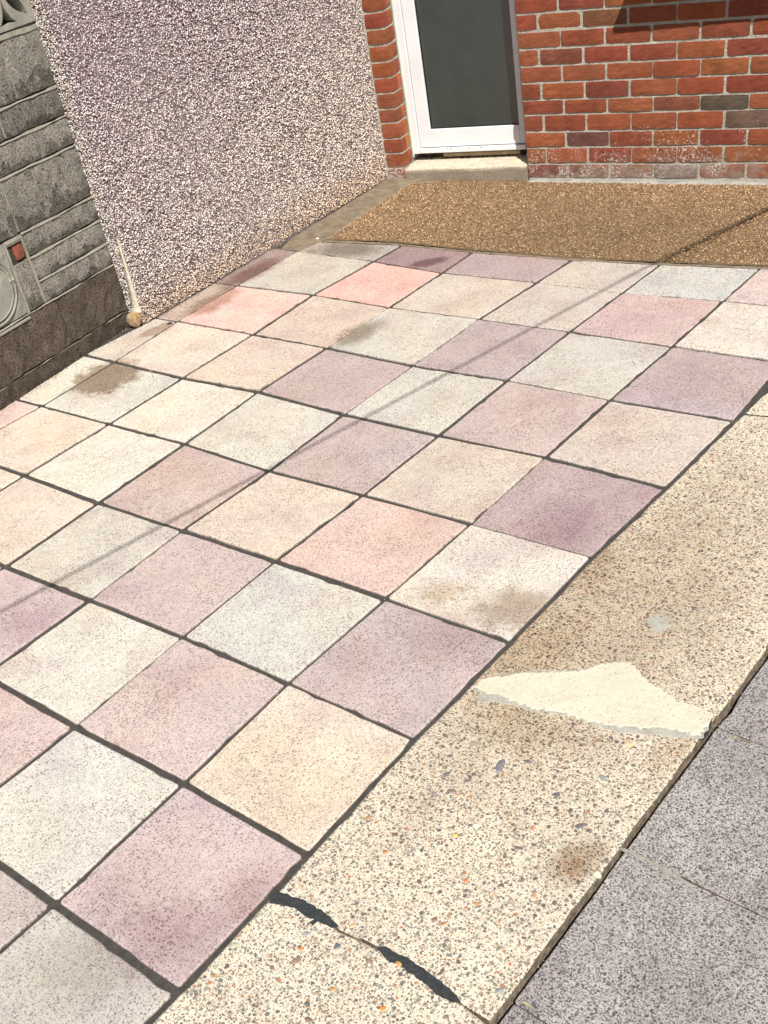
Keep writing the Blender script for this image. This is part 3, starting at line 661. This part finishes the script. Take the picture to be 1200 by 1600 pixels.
mbox(DR + .004, WX0 - .002, .0045, .25, -.07, 2.6); mbox(WX1 + .002, XR, .0045, .25, -.07, 2.6)
mbox(WX0 - .002, WX1 + .002, .0045, .25, -.07, WZ0 - .003); mbox(WX0 - .002, WX1 + .002, .0045, .25, WZ1 + .002, 2.6)
mbox(DL - .004, DR + .004, .0045, .25, DTOP + .004, 2.6)
m_ob = from_bm('mortar_bed', mort, M_mortar, bw)
stuff = []                                              # bricks above the photograph, joined
for k in range(len(zc) - 1):
    z0, z1 = zc[k] + .0055, zc[k + 1] - .0055
    hi_ = z0 > 1.12
    # pier between the pebbledash and the door: front face and reveal
    cc = rnd.choice(REDS); cc = tuple(c * rnd.uniform(.85, 1.1) for c in cc)
    rv = tuple(c * rnd.uniform(.95, 1.2) for c in ((.38, .13, .045) if k in (2, 6, 3) else rnd.choice(REDS)))
    if z1 < DTOP:
        if not hi_:
            put_brick(.006, DL, z0, z1, cc)
            if k > 0: put_brick(.0, REV - .012, z0, z1, rv, rot=math.pi / 2).location = (DL, .004, z0)
        else: stuff.append((.006, DL, z0, z1))
    x = DR if k % 2 == 0 else DR - .112
    first = True; q = 0
    while x < XR - .01:
        L = .2165
        xa, xb = max(x, DR), x + L - .0055
        if z1 < DTOP or xb > DR:
            wide = xb - xa
            if WZ0 < z1 and z0 < WZ1 and xb > WX0 and xa < WX1:
                if xa < WX0 - .04 and (not hi_): put_brick(xa, WX0 - .006, z0, z1, rnd.choice(REDS))
                elif xb > WX1 + .04: stuff.append((WX1 + .006, xb, z0, z1))
            elif wide > .03:
                jit = rnd.uniform(-.003, .003)
                if (not hi_) and xa < 2.9: put_brick(xa, xb + jit, z0, z1, tuple(c * rnd.uniform(.92, 1.07) for c in SPEC.get((k, q), rnd.choice(REDS))))
                else: stuff.append((xa, xb, z0, z1))
        x += L + .0055 + (.001 if k % 2 else 0); q += 1
    if z0 > DTOP:
        x = .006
        while x < DR - .02: stuff.append((x, min(x + .21, DR - .006), z0, z1)); x += .222
bm = bmesh.new()
for a, b, c, d in stuff: bm_box(bm, a, b, 0, .03, c, d, 0)
us = from_bm('upper_bricks', bm, M_brick, bw); us.color = (.30, .08, .04, 1); us['kind'] = 'stuff'
# reveal mortar at the right and a rough wash of mortar under the first course
box('reveal_mortar', (DR + .001, DR + .012, .008, .22, -.02, DTOP), M_mortar, bw, 0)
# cement threshold sill
S = []
bm = bmesh.new(); nseg = 26
wA, wB, wC = wobble(71, .0022), wobble(72, .0030), wobble(73, .0022)
for k in range(nseg + 1):
    x = DL + .004 + (DR - DL - .008) * k / nseg
    S.append([bm.verts.new(p) for p in ((x, -.008 + wB(x), -.03), (x, -.010 + wB(x), .035), (x, -.006 + wA(x), .051 + wC(x)), (x, .002 + wA(x), .0555 + wC(x)), (x, .19, .060), (x, .19, -.03))])
for k in range(nseg):
    for m in range(5): bm.faces.new((S[k][m], S[k + 1][m], S[k + 1][m + 1], S[k][m + 1]))
bm.faces.new(S[0][::-1]); bm.faces.new(S[-1])
sill = from_bm('doorstep', bm, M_step)
sill.location = (BRICK.p[0], BRICK.p[1], 0); sill.rotation_euler = (0, 0, BRICK.a)
tag(sill, 'low cream concrete step below the white door', 'step')

door = empty('door', (BRICK.p[0], BRICK.p[1], 0), BRICK.a); tag(door, 'white plastic door with a dark frosted glass panel in the brick wall', 'door')
FY = REV
GL, GR, GB, GT = .237, .757, .219, 1.95
# outer frame
box('door_frame', (DL + .001, DL + .048, FY, FY + .07, .096, DTOP), M_white, door, .003, 2)['label'] = 'left jamb of the frame'
box('door_frame', (DR - .048, DR - .001, FY, FY + .07, .096, DTOP), M_white, door, .003, 2)['label'] = 'right jamb of the frame'
box('door_frame', (DL + .049, DR - .049, FY, FY + .07, DTOP - .05, DTOP - .001), M_white, door, .003, 2)['label'] = 'head of the frame'
box('weatherboard', (DL + .049, DR - .049, FY - .006, FY + .05, .099, .123), M_white, door, .004, 2)
box('threshold', (DL + .004, DR - .004, FY + .055, FY + .075, .050, .092), M_wood, door, .002)
# sash
a0, a1 = DL + .052, DR - .052
box('stile', (a0, GL, FY + .006, FY + .055, .127, DTOP - .055), M_white, door, .003, 2)
box('stile', (GR, a1, FY + .006, FY + .055, .127, DTOP - .055), M_white, door, .003, 2)
box('bottom_rail', (GL + .0005, GR - .0005, FY + .006, FY + .055, .127, GB), M_white, door, .003, 2)
box('top_rail', (GL + .0005, GR - .0005, FY + .006, FY + .055, GT, DTOP - .055), M_white, door, .003, 2)
box('glass_panel', (GL, GR, FY + .022, FY + .034, GB, GT), M_glass, door, 0)
for d in ((GL, GL + .004, GB, GT), (GR - .004, GR, GB, GT), (GL + .004, GR - .004, GB, GB + .004), (GL + .004, GR - .004, GT - .004, GT)):
    box('gasket', (d[0], d[1], FY + .016, FY + .0215, d[2], d[3]), M_rubber, door, 0)
box('sealant', (DL - .0005, DL + .009, FY - .006, FY + .004, .08, DTOP), mat_noise('old_sealant', (.42, .50, .40), (.58, .60, .52), 20, .8, .4), door, .002)
# rotten wood and debris under the frame
bm = bmesh.new()
for k in range(46):
    x = rnd.uniform(DL + .03, DR - .02); s_ = rnd.uniform(.003, .008); y = rnd.uniform(FY + .01, FY + .05); bm_box(bm, x, x + s_ * rnd.uniform(1, 3.5), y, y + s_, .0585, .0585 + s_ * rnd.uniform(.5, 1.2), s_ * .2)
db = from_bm('wood_debris', bm, M_wood, door); db['kind'] = 'stuff'
box('timber_packer', (DL + .17, DR - .10, FY + .030, FY + .05, .066, .084), mat_noise('bare_timber', (.36, .27, .15), (.5, .4, .26), 30, .8, .5), door, .002)
for x in (.33, .352, .53, .46):
    box('screw_hole', (x, x + .006, FY - .0072, FY - .0055, .1185, .1225), M_rubber, door, 0)

# window above the picture; its sill throws the shadow on the bricks
win = empty('window', (BRICK.p[0], BRICK.p[1], 0), BRICK.a); tag(win, 'white framed window above the bricks, its sill throwing the dark shadow at the top right', 'window')
sx0 = 1.43
box('window_sill', (sx0, WX1 + .05, -.118, .10, .858, .884), M_white, win, .002)
box('window_frame', (WX0, WX1, .06, .12, WZ0, WZ0 + .06), M_white, win, .003); box('window_frame', (WX0, WX1, .06, .12, WZ1 - .06, WZ1), M_white, win, .003)
box('window_frame', (WX0, WX0 + .06, .06, .12, WZ0 + .061, WZ1 - .061), M_white, win, .003); box('window_frame', (WX1 - .06, WX1, .06, .12, WZ0 + .061, WZ1 - .061), M_white, win, .003)
box('pane', (WX0 + .061, WX1 - .061, .085, .095, WZ0 + .061, WZ1 - .061), M_glass, win, 0)

# ------------------------------------------------------------------ block wall
bk = empty('block_wall', (BLOCK.p[0], BLOCK.p[1], 0), BLOCK.a); tag(bk, 'grey and brown concrete block garden wall at the far left', 'wall')
box('mortar_core', (-2.6, .055, .012, .10, -.07, 1.262), M_joint, bk, 0)
def rough_block(x0, x1, z0, z1, mat, col, seed, name='block', y=0.0):
    r = random.Random(seed); bm = bmesh.new(); nx = max(4, int((x1 - x0) / .03)); nz = max(2, int((z1 - z0) / .04)); g = []
    w = [wobble(seed + k * 3, .0030 if mat is M_blockbrown else .0016) for k in range(4)]
    for b in range(nz + 1):
        row = []
        for a in range(nx + 1):
            x = x0 + (x1 - x0) * a / nx; z = z0 + (z1 - z0) * b / nz; yy = y + r.gauss(0, .0020 if mat is M_blockbrown else .0012)
            if a in (0, nx): yy += .003
            if b in (0, nz): yy += .0028
            if b == 0: z += w[0](x * 1.3)
            if b == nz: z += w[1](x * 1.3)
            if a == 0: x += w[2](z)
            if a == nx: x += w[3](z)
            row.append(bm.verts.new((x, yy, z)))
        g.append(row)
    for b in range(nz):
        for a in range(nx): bm.faces.new((g[b][a], g[b][a + 1], g[b + 1][a + 1], g[b + 1][a]))
    loop = g[0][:] + [g[b][nx] for b in range(1, nz + 1)] + [g[nz][a] for a in range(nx - 1, -1, -1)] + [g[b][0] for b in range(nz - 1, 0, -1)]
    back = [bm.verts.new((v.co.x, y + .06, v.co.z)) for v in loop]
    for k in range(len(loop)):
        m = (k + 1) % len(loop); bm.faces.new((loop[m], loop[k], back[k], back[m]))
    o = from_bm(name, bm, mat, bk); o.color = (*col, 1); return o
def mortar_strip(x0, x1, z0, z1, seed, y=-.001):
    bm = bmesh.new(); w = wobble(seed, .0026); w2 = wobble(seed + 1, .0030); n = max(6, int((x1 - x0) / .02)); R_ = []
    for k in range(n + 1):
        x = x0 + (x1 - x0) * k / n
        R_.append([bm.verts.new(p) for p in ((x, .012, z0 + w(x)), (x, y + .001, z0 + w(x) + .001), (x, y, z0 + w(x) + .003), (x, y + .003, z1 + w2(x) - .002), (x, .016, z1 + w2(x)))])
    for k in range(n):
        for m in range(4): bm.faces.new((R_[k][m], R_[k + 1][m], R_[k + 1][m + 1], R_[k][m + 1]))
    from_bm('mortar_joint', bm, M_bmortar, bk)
E1 = .058
def course(z0, z1, perps, mat, tone, seed, x0=-2.6, x1=E1, gap=.006, strip_h=.012):
    xs = [x0] + perps + [x1]
    for k in range(len(xs) - 1):
        t = tone * random.Random(seed + k).uniform(.88, 1.12)
        rough_block(xs[k] + .004, xs[k + 1] - .004, z0 + gap * .5, z1 - strip_h, mat, (t, t, t * .98), seed * 13 + k)
        if k: box('mortar_joint', (xs[k] - .0035, xs[k] + .0035, .0025, .03, z0 + gap, z1 - strip_h), M_blockbrown if mat is M_blockbrown else M_bmortar, bk, .001)
    mortar_strip(x0, x1, z1 - strip_h, z1 - .002, seed * 3)
course(-.06, .068, [-2.3, -1.85, -1.4, -.95, -.57, -.12], M_blockbrown, .85, 101, strip_h=.002, gap=.006)
course(.068, .285, [-2.13, -1.68, -1.23, -.785, -.34], M_blockbrown, 1.2, 102, gap=.014, strip_h=.008)
course(.285, .382, [-.87 + .48], M_block, .95, 103, x0=-.395, x1=E1)
course(.382, .484, [], M_block, 1.12, 104, x0=-.395); course(.484, .585, [], M_block, .98, 105, x0=-.395)
for nm, (za, zb) in enumerate(((.285, .382), (.382, .484), (.484, .585))): course(za, zb, [-2.2, -1.75, -1.3], M_block, 1.0, 110 + nm, x0=-2.6, x1=-.80)
course(.585, .802, [-2.2, -1.75, -1.3, -.85, -.40], M_block, 1.05, 106); course(.802, .918, [-2.0, -1.55, -1.1, -.65], M_block, 1.15, 107)
course(.918, 1.031, [-2.2, -1.75, -1.3, -.85, -.30], M_block, .95, 108); course(1.031, 1.262, [-1.98, -1.53, -1.08, -.63, -.176], M_block, 1.3, 109, strip_h=.024)
# upright block with a brick fragment on top, and its raised mortar edges
rough_block(-.485, -.402, .290, .480, M_block, (1.25, 1.25, 1.2), 801)
rough_block(-.458, -.412, .495, .548, M_brick, (.22, .07, .045), 802, 'brick_fragment')['label'] = 'bright red brick fragment'
rough_block(-.485, -.402, .556, .580, M_bmortar, (1, 1, 1), 803, 'mortar_joint')
rough_block(-.402, -.393, .290, .580, M_bmortar, (1, 1, 1), 804, 'mortar_joint', -.001); rough_block(-.498, -.487, .275, .580, M_bmortar, (1, 1, 1), 805, 'mortar_joint', -.001)
# cast pattern block, raised arcs
pb = rough_block(-.795, -.500, .288, .580, M_smooth, (1, 1, 1), 806, 'patterned_block', .004)
def tube(name, pts, r, mat, parent, seg=6):
    bm = bmesh.new(); rings = []
    for k, p in enumerate(pts):
        p = Vector(p); a = Vector(pts[max(0, k - 1)]); b = Vector(pts[min(len(pts) - 1, k + 1)]); t = (b - a).normalized()
        up = Vector((0, 0, 1)) if abs(t.z) < .9 else Vector((0, 1, 0)); u = t.cross(up).normalized(); v = u.cross(t)
        rings.append([bm.verts.new(p + (u * math.cos(q * 2 * math.pi / seg) + v * math.sin(q * 2 * math.pi / seg)) * r) for q in range(seg)])
    for k in range(len(rings) - 1):
        for q in range(seg): bm.faces.new((rings[k][q], rings[k][(q + 1) % seg], rings[k + 1][(q + 1) % seg], rings[k + 1][q]))
    bm.faces.new(rings[0]); bm.faces.new(rings[-1][::-1])
    return from_bm(name, bm, mat, parent, True)
for r_, rad in ((.135, .005), (.118, .0035)):
    tube('raised_arc', [(-.648 + r_ * math.cos(t), .002, .434 + r_ * math.sin(t)) for t in [k * math.pi / 20 for k in range(41)]], rad, M_smooth, bk)
box('mortar_ledge', (-.80, -.50, -.004, .03, .262, .272), M_smooth, bk, .002)
# pierced screen blocks on top
def screen_block(s=.29, t=.09):
    c = s / 2; loops = [[(0, 0), (s, 0), (s, s), (0, s)]]
    for qx, qy in ((0, 0), (1, 0), (1, 1), (0, 1)):     # four leaf openings from the corners to the middle
        a, b = Vector((.034, .030)), Vector((c - .010, c - .010)); d = b - a; nn = Vector((-d.y, d.x)).normalized(); up, dn = [], []
        for k in range(1, 12): q = k / 12; w = math.sin(q * math.pi) * .023; up.append(a + d * q + nn * w); dn.append(a + d * q - nn * w)
        lp = [a] + up + [b] + dn[::-1]
        loops.append([((p.x if not qx else s - p.x), (p.y if not qy else s - p.y)) for p in lp])
    for k in range(4):                                  # and a three-cornered one on each side between them
        side = [(c - .052, .019), (c - .020, .019), (c + .020, .019), (c + .052, .019)]
        rt = [(c + .052 - .050 * math.sin(q * math.pi / 2), .019 + .098 * (1 - math.cos(q * math.pi / 2))) for q in [m / 9 for m in range(1, 10)]]
        lf = [(2 * c - x, y) for x, y in reversed(rt)]
        an = k * math.pi / 2; lp = side + rt + lf[1:] if abs(rt[-1][0] - lf[0][0]) < 1e-6 else side + rt + lf
        loops.append([(c + (x - c) * math.cos(an) - (y - c) * math.sin(an), c + (x - c) * math.sin(an) + (y - c) * math.cos(an)) for x, y in lp])
    vs, es = [], []
    for lp in loops:
        o = len(vs); vs += [Vector(p) for p in lp]; es += [(o + i, o + (i + 1) % len(lp)) for i in range(len(lp))]
    vv, _, tf, _, _, _ = delaunay_2d_cdt(vs, es, [], 0, 1e-6)
    def inside(p, lp):
        r = False
        for i in range(len(lp)):
            (x0, y0), (x1, y1) = lp[i], lp[i - 1]
            if (y0 > p[1]) != (y1 > p[1]) and p[0] < (x1 - x0) * (p[1] - y0) / (y1 - y0) + x0: r = not r
        return r
    tf = [f for f in tf if not any(inside(sum((vv[i] for i in f), Vector((0, 0))) / 3, lp) for lp in loops[1:])]
    n = len(vv); V = [(p.x, 0, p.y) for p in vv] + [(p.x, t, p.y) for p in vv]; F = [list(f) for f in tf] + [[i + n for i in f[::-1]] for f in tf]
    cnt = {}
    for f in tf:
        for i in range(3): e = (f[i], f[(i + 1) % 3]); cnt[e] = 1
    for (a, b) in list(cnt):
        if (b, a) not in cnt: F.append([b, a, a + n, b + n])
    me = bpy.data.meshes.new('screen_block'); me.from_pydata(V, [], F); me.update(); me.materials.append(M_smooth)
    return me
sme = screen_block()
for k in range(8):
    o = bpy.data.objects.new('screen_block', sme); COL.objects.link(o); o.parent = bk; o.location = (.040 - .29 - .30 * k, -.002, 1.266)
box('mortar_bed', (-2.6, .056, .010, .088, 1.2525, 1.2645), M_bmortar, bk, .001)
hedge = empty('garden_fence', (-3.7, 2.0, 0)); tag(hedge, 'dark timber board fence seen only through the pierced block', 'fence')
M_fence = mat_noise('dark_timber', (.012, .010, .008), (.03, .022, .016), 10, .9, .5)
for k in range(22):
    box('board', (-.012, .012, -2.2 + .2 * k, -2.2 + .2 * k + .194, -.08, 1.95), M_fence, hedge, .002)

# ------------------------------------------------------------------ things lying about and overhead
cab_a, cab_b = Vector(G(0, 957)), Vector(G(1020, 412)); H = 2.45
d = (cab_b - cab_a).normalized(); shift = Vector((SUN.x, SUN.y)) * (H / SUN.z)
pp = []
for k in range(41):
    t = -2.5 + 9.5 * k / 40; q = cab_a + d * t + shift
    pp.append((q.x, q.y, H + .0009 * (t - 2) ** 2))
cable = tube('overhead_cable', pp, .0052, M_rubber, None, 8)
tag(cable, 'thin overhead cable above the frame, casting the long thin shadow across the slabs', 'cable')

def pebble(px_, size, col, z=0.0, flat=.35, elong=1.3, ang=0, name='pebble', label='', cat='pebble', group=None):
    bm = bmesh.new(); bmesh.ops.create_icosphere(bm, subdivisions=2, radius=1)
    r = random.Random(int(px_[0] * 7 + px_[1])); k1, k2 = r.uniform(1, 4), r.uniform(0, 6)
    for v in bm.verts:
        s_ = 1 + .12 * math.sin(v.co.x * k1 * 1.6 + k2) + .08 * math.sin(v.co.y * 5 + k1); v.co = Vector((v.co.x * elong, v.co.y, v.co.z * flat)) * s_ * size
    T = NT('pebble_colour', .6, .4); m = T.done(T.mul(T.mix(0, col, col), T.ramp(T.noise(120, 4), .3, .7, .8, 1.2)))
    o = from_bm(name, bm, m, None, True); g = G(*px_, z); o.location = (g[0], g[1], z); o.rotation_euler = (0, 0, ang); tag(o, label, cat, group); return o
pebble((932, 1367), .0095, (.62, .54, .36), -.003, .7, 1.1, 0, 'stone_chip', 'loose cream stone chip on the right edge of the cream strip', 'stone')
pebble((265, 505), .0075, (.03, .025, .02), .003, .7, 1.5, .6, 'stone_chip', 'small black stone in the dirt beside the pebbledash corner', 'stone')
pebble((496, 373), .007, (.75, .78, .8), .006, .6, 1.6, .3, 'plaster_chip', 'tiny white chip on the cement by the pebbledash wall', 'chip')
# the larger pebbles cast into the cream strip: ground flush, so only just proud of the binder
BIG = [((745, 1163), .016, (.30, .27, .19), 2.0, .2), ((782, 1196), .018, (.16, .15, .16), 2.1, 1.9), ((698, 1210), .011, (.15, .13, .13), 1.8, 1.4), ((730, 1220), .010, (.16, .13, .12), 1.4, .5), ((679, 1240), .009, (.22, .2, .18), 1.3, 0), ((706, 1236), .010, (.19, .14, .11), 2.0, .2),
 ((716, 1242), .007, (.5, .25, .12), 1.4, 0), ((732, 1246), .007, (.52, .28, .13), 1.4, 0), ((711, 1305), .009, (.62, .45, .08), 1.4, .3), ((617, 1304), .009, (.15, .09, .08), 1.5, .2), ((602, 1331), .0085, (.50, .16, .05), 1.3, .4), ((575, 1278), .010, (.34, .22, .13), 1.8, .7),
 ((565, 1278), .007, (.28, .22, .12), 1.6, .5), ((643, 1330), .007, (.2, .2, .2), 1.6, 1.6), ((728, 1376), .009, (.48, .18, .08), 1.5, 1.5), ((728, 1392), .009, (.16, .13, .13), 1.5, .8), ((655, 1378), .009, (.16, .11, .1), 1.5, 0), ((679, 1437), .009, (.22, .13, .10), 1.3, .6),
 ((693, 1443), .008, (.42, .15, .08), 1.4, 1.0), ((698, 1470), .009, (.22, .19, .18), 1.5, 1), ((745, 1412), .008, (.40, .22, .1), 1.5, .4), ((463, 1501), .012, (.25, .16, .12), 1.7, .9), ((512, 1486), .008, (.26, .23, .17), 1.4, 1.4), ((527, 1479), .009, (.14, .13, .15), 1.7, 1.2),
 ((471, 1482), .008, (.46, .18, .06), 1.4, .6), ((520, 1545), .009, (.42, .23, .10), 1.5, .2), ((480, 1569), .009, (.12, .12, .10), 1.6, 0), ((482, 1593), .010, (.20, .14, .10), 1.6, 0), ((598, 1575), .010, (.55, .20, .04), 1.2, .4), ((577, 1502), .009, (.27, .18, .13), 2.0, 0),
 ((478, 1459), .010, (.28, .24, .24), 2.0, .7), ((552, 1445), .008, (.52, .32, .16), 1.5, .7), ((623, 1506), .009, (.5, .26, .10), 1.8, 0), ((365, 1477), .013, (.36, .33, .25), 1.8, .9), ((334, 1524), .009, (.30, .20, .10), 1.4, .3), ((908, 1290), .013, (.15, .12, .12), 1.8, .8),
 ((826, 1190), .010, (.14, .13, .14), 1.6, .1), ((870, 1242), .010, (.12, .12, .13), 1.6, .5), ((942, 1215), .012, (.24, .25, .22), 2.0, -.3), ((833, 1293), .008, (.42, .16, .08), 1.3, 0), ((834, 1400), .011, (.46, .26, .13), 1.2, .6), ((983, 1162), .015, (.48, .40, .22), 1.5, .0),
 ((809, 1325), .009, (.16, .13, .11), 1.7, .2), ((834, 1320), .008, (.12, .11, .12), 1.5, 0), ((920, 1298), .008, (.14, .11, .10), 1.5, 0), ((990, 1196), .008, (.13, .14, .13), 1.5, 0), ((1085, 780), .010, (.30, .27, .20), 2.2, .1), ((932, 825), .009, (.2, .16, .15), 1.8, 1.4),
 ((1085, 950), .010, (.12, .11, .11), 1.3, .2), ((921, 918), .007, (.08, .05, .04), 1.5, 0), ((1009, 1014), .008, (.45, .25, .14), 1.2, 0), ((1107, 862), .008, (.35, .34, .26), 3.0, -.2), ((780, 1548), .012, (.24, .25, .22), 1.4, 1.3), ((540, 1340), .008, (.26, .18, .12), 1.4, .5), ((520, 1340), .007, (.22, .2, .18), 1.4, .2)]
bm_all = {}
pts_, cols_, siz_ = [], [], []
for (p, s_, c_, el, an) in BIG:
    bm = bmesh.new(); n = 14; r = random.Random(int(p[0] + p[1] * 3)); g = G(*p); ph = r.uniform(0, 6)
    s_ *= .62
    out = [(el * s_ * math.cos(t) * (1 + .13 * math.sin(2 * t + ph)), s_ * math.sin(t) * (1 + .1 * math.sin(3 * t + ph))) for t in [k * 2 * math.pi / n for k in range(n)]]
    ca, sa = math.cos(an), math.sin(an)
    rim = [bm.verts.new((x * ca - y * sa, x * sa + y * ca, -.001)) for x, y in out]; mid_ = [bm.verts.new((v.co.x * .72, v.co.y * .72, .0011)) for v in rim]
    for k in range(n): bm.faces.new((rim[k], rim[(k + 1) % n], mid_[(k + 1) % n], mid_[k]))
    bm.faces.new(mid_)
    key = tuple(c_)
    if key not in bm_all:
        T = NT('set_pebble', .6, .35); bm_all[key] = T.done(T.mul(T.mix(0, c_, c_), T.ramp(T.noise(160, 4, .7), .3, .7, .72, 1.25)))
    o = from_bm('set_pebble', bm, bm_all[key], strip, True); o.location = (g[0], g[1], 0)
    o.rotation_euler = (0, 0, 0)
# crumbs of mortar and grit caught along the joints
rg = np.random.default_rng(44); n_ = 1500
P_ = []
for _ in range(n_):
    if rg.random() < .5: i = int(rg.integers(-6, 1)); j = rg.uniform(0, 7); a = node(i, int(j)); b = node(i, int(j) + 1) if (i, int(j) + 1) in NODE else a; q = a.lerp(b, j - int(j))
    else: q = Vector((RX - abs(rg.normal(0, .02)), rg.uniform(.2, 1.6)))
    P_.append((q.x + rg.normal(0, .010), q.y + rg.normal(0, .010), .0004))
scatter_stones('grit', np.array(P_), np.eye(3), rg.uniform(.0006, .0019, n_), pick_cols(rg, n_, [(2, (.12, .1, .08)), (1, (.35, .3, .22)), (1, (.5, .45, .36))]), M_stone, patio, .8, 4)
rg = np.random.default_rng(46); n_ = 1100
gx_ = rg.uniform(-2.6, .2, n_); gy_ = np.array([front_y(x) for x in gx_]) - np.abs(rg.normal(0, .05, n_)) + .01
scatter_stones('spilt_grit', np.stack([gx_, gy_, np.full(n_, .001)], 1), np.eye(3), rg.uniform(.0007, .0026, n_), pick_cols(rg, n_, [(3, (.25, .165, .09)), (2, (.14, .10, .06)), (1, (.42, .34, .24))]), M_stone, patio, .8, 7)
n_ = 1400; gy_ = rg.uniform(.2, 4.2, n_); gx_ = np.array([wall_x(y) for y in gy_]) + .008 + np.abs(rg.normal(0, .022, n_))
scatter_stones('wall_foot_grit', np.stack([gx_, gy_, np.full(n_, .0015)], 1), np.eye(3), rg.uniform(.0008, .0030, n_), pick_cols(rg, n_, [(3, (.2, .15, .1)), (2, (.10, .08, .06)), (1, (.5, .43, .36))]), M_stone, patio, .8, 8)
# bits of dry grass
def twig(px_list, z, r, col, label, cat):
    g = [(*G(x, y, z), z + dz) for x, y, dz in px_list]
    T = NT('dry_stalk', .8, .3); o = tube('dry_stalk', g, r, T.done(T.mix(0, col, col)), None, 5); tag(o, label, cat)
twig([(1140, 1152, .001), (1155, 1156, .004), (1172, 1162, .002)], GZ, .0012, (.30, .25, .14), 'short dry grass stalk on the grey slab near the cream strip', 'stalk')
twig([(818, 1566, .001), (826, 1572, .004), (834, 1578, .001)], GZ, .0014, (.42, .38, .16), 'yellow grass blade on the grey slab at the bottom of the picture', 'stalk')
twig([(232, 576, .001), (236, 582, .006), (240, 590, .002)], 0, .0012, (.5, .45, .3), 'pale dry stalk lying on the brown-stained slab by the block wall', 'stalk')
print('objects', len(bpy.data.objects), 'tris', sum(len(o.data.polygons) for o in bpy.data.objects if o.type == 'MESH'))
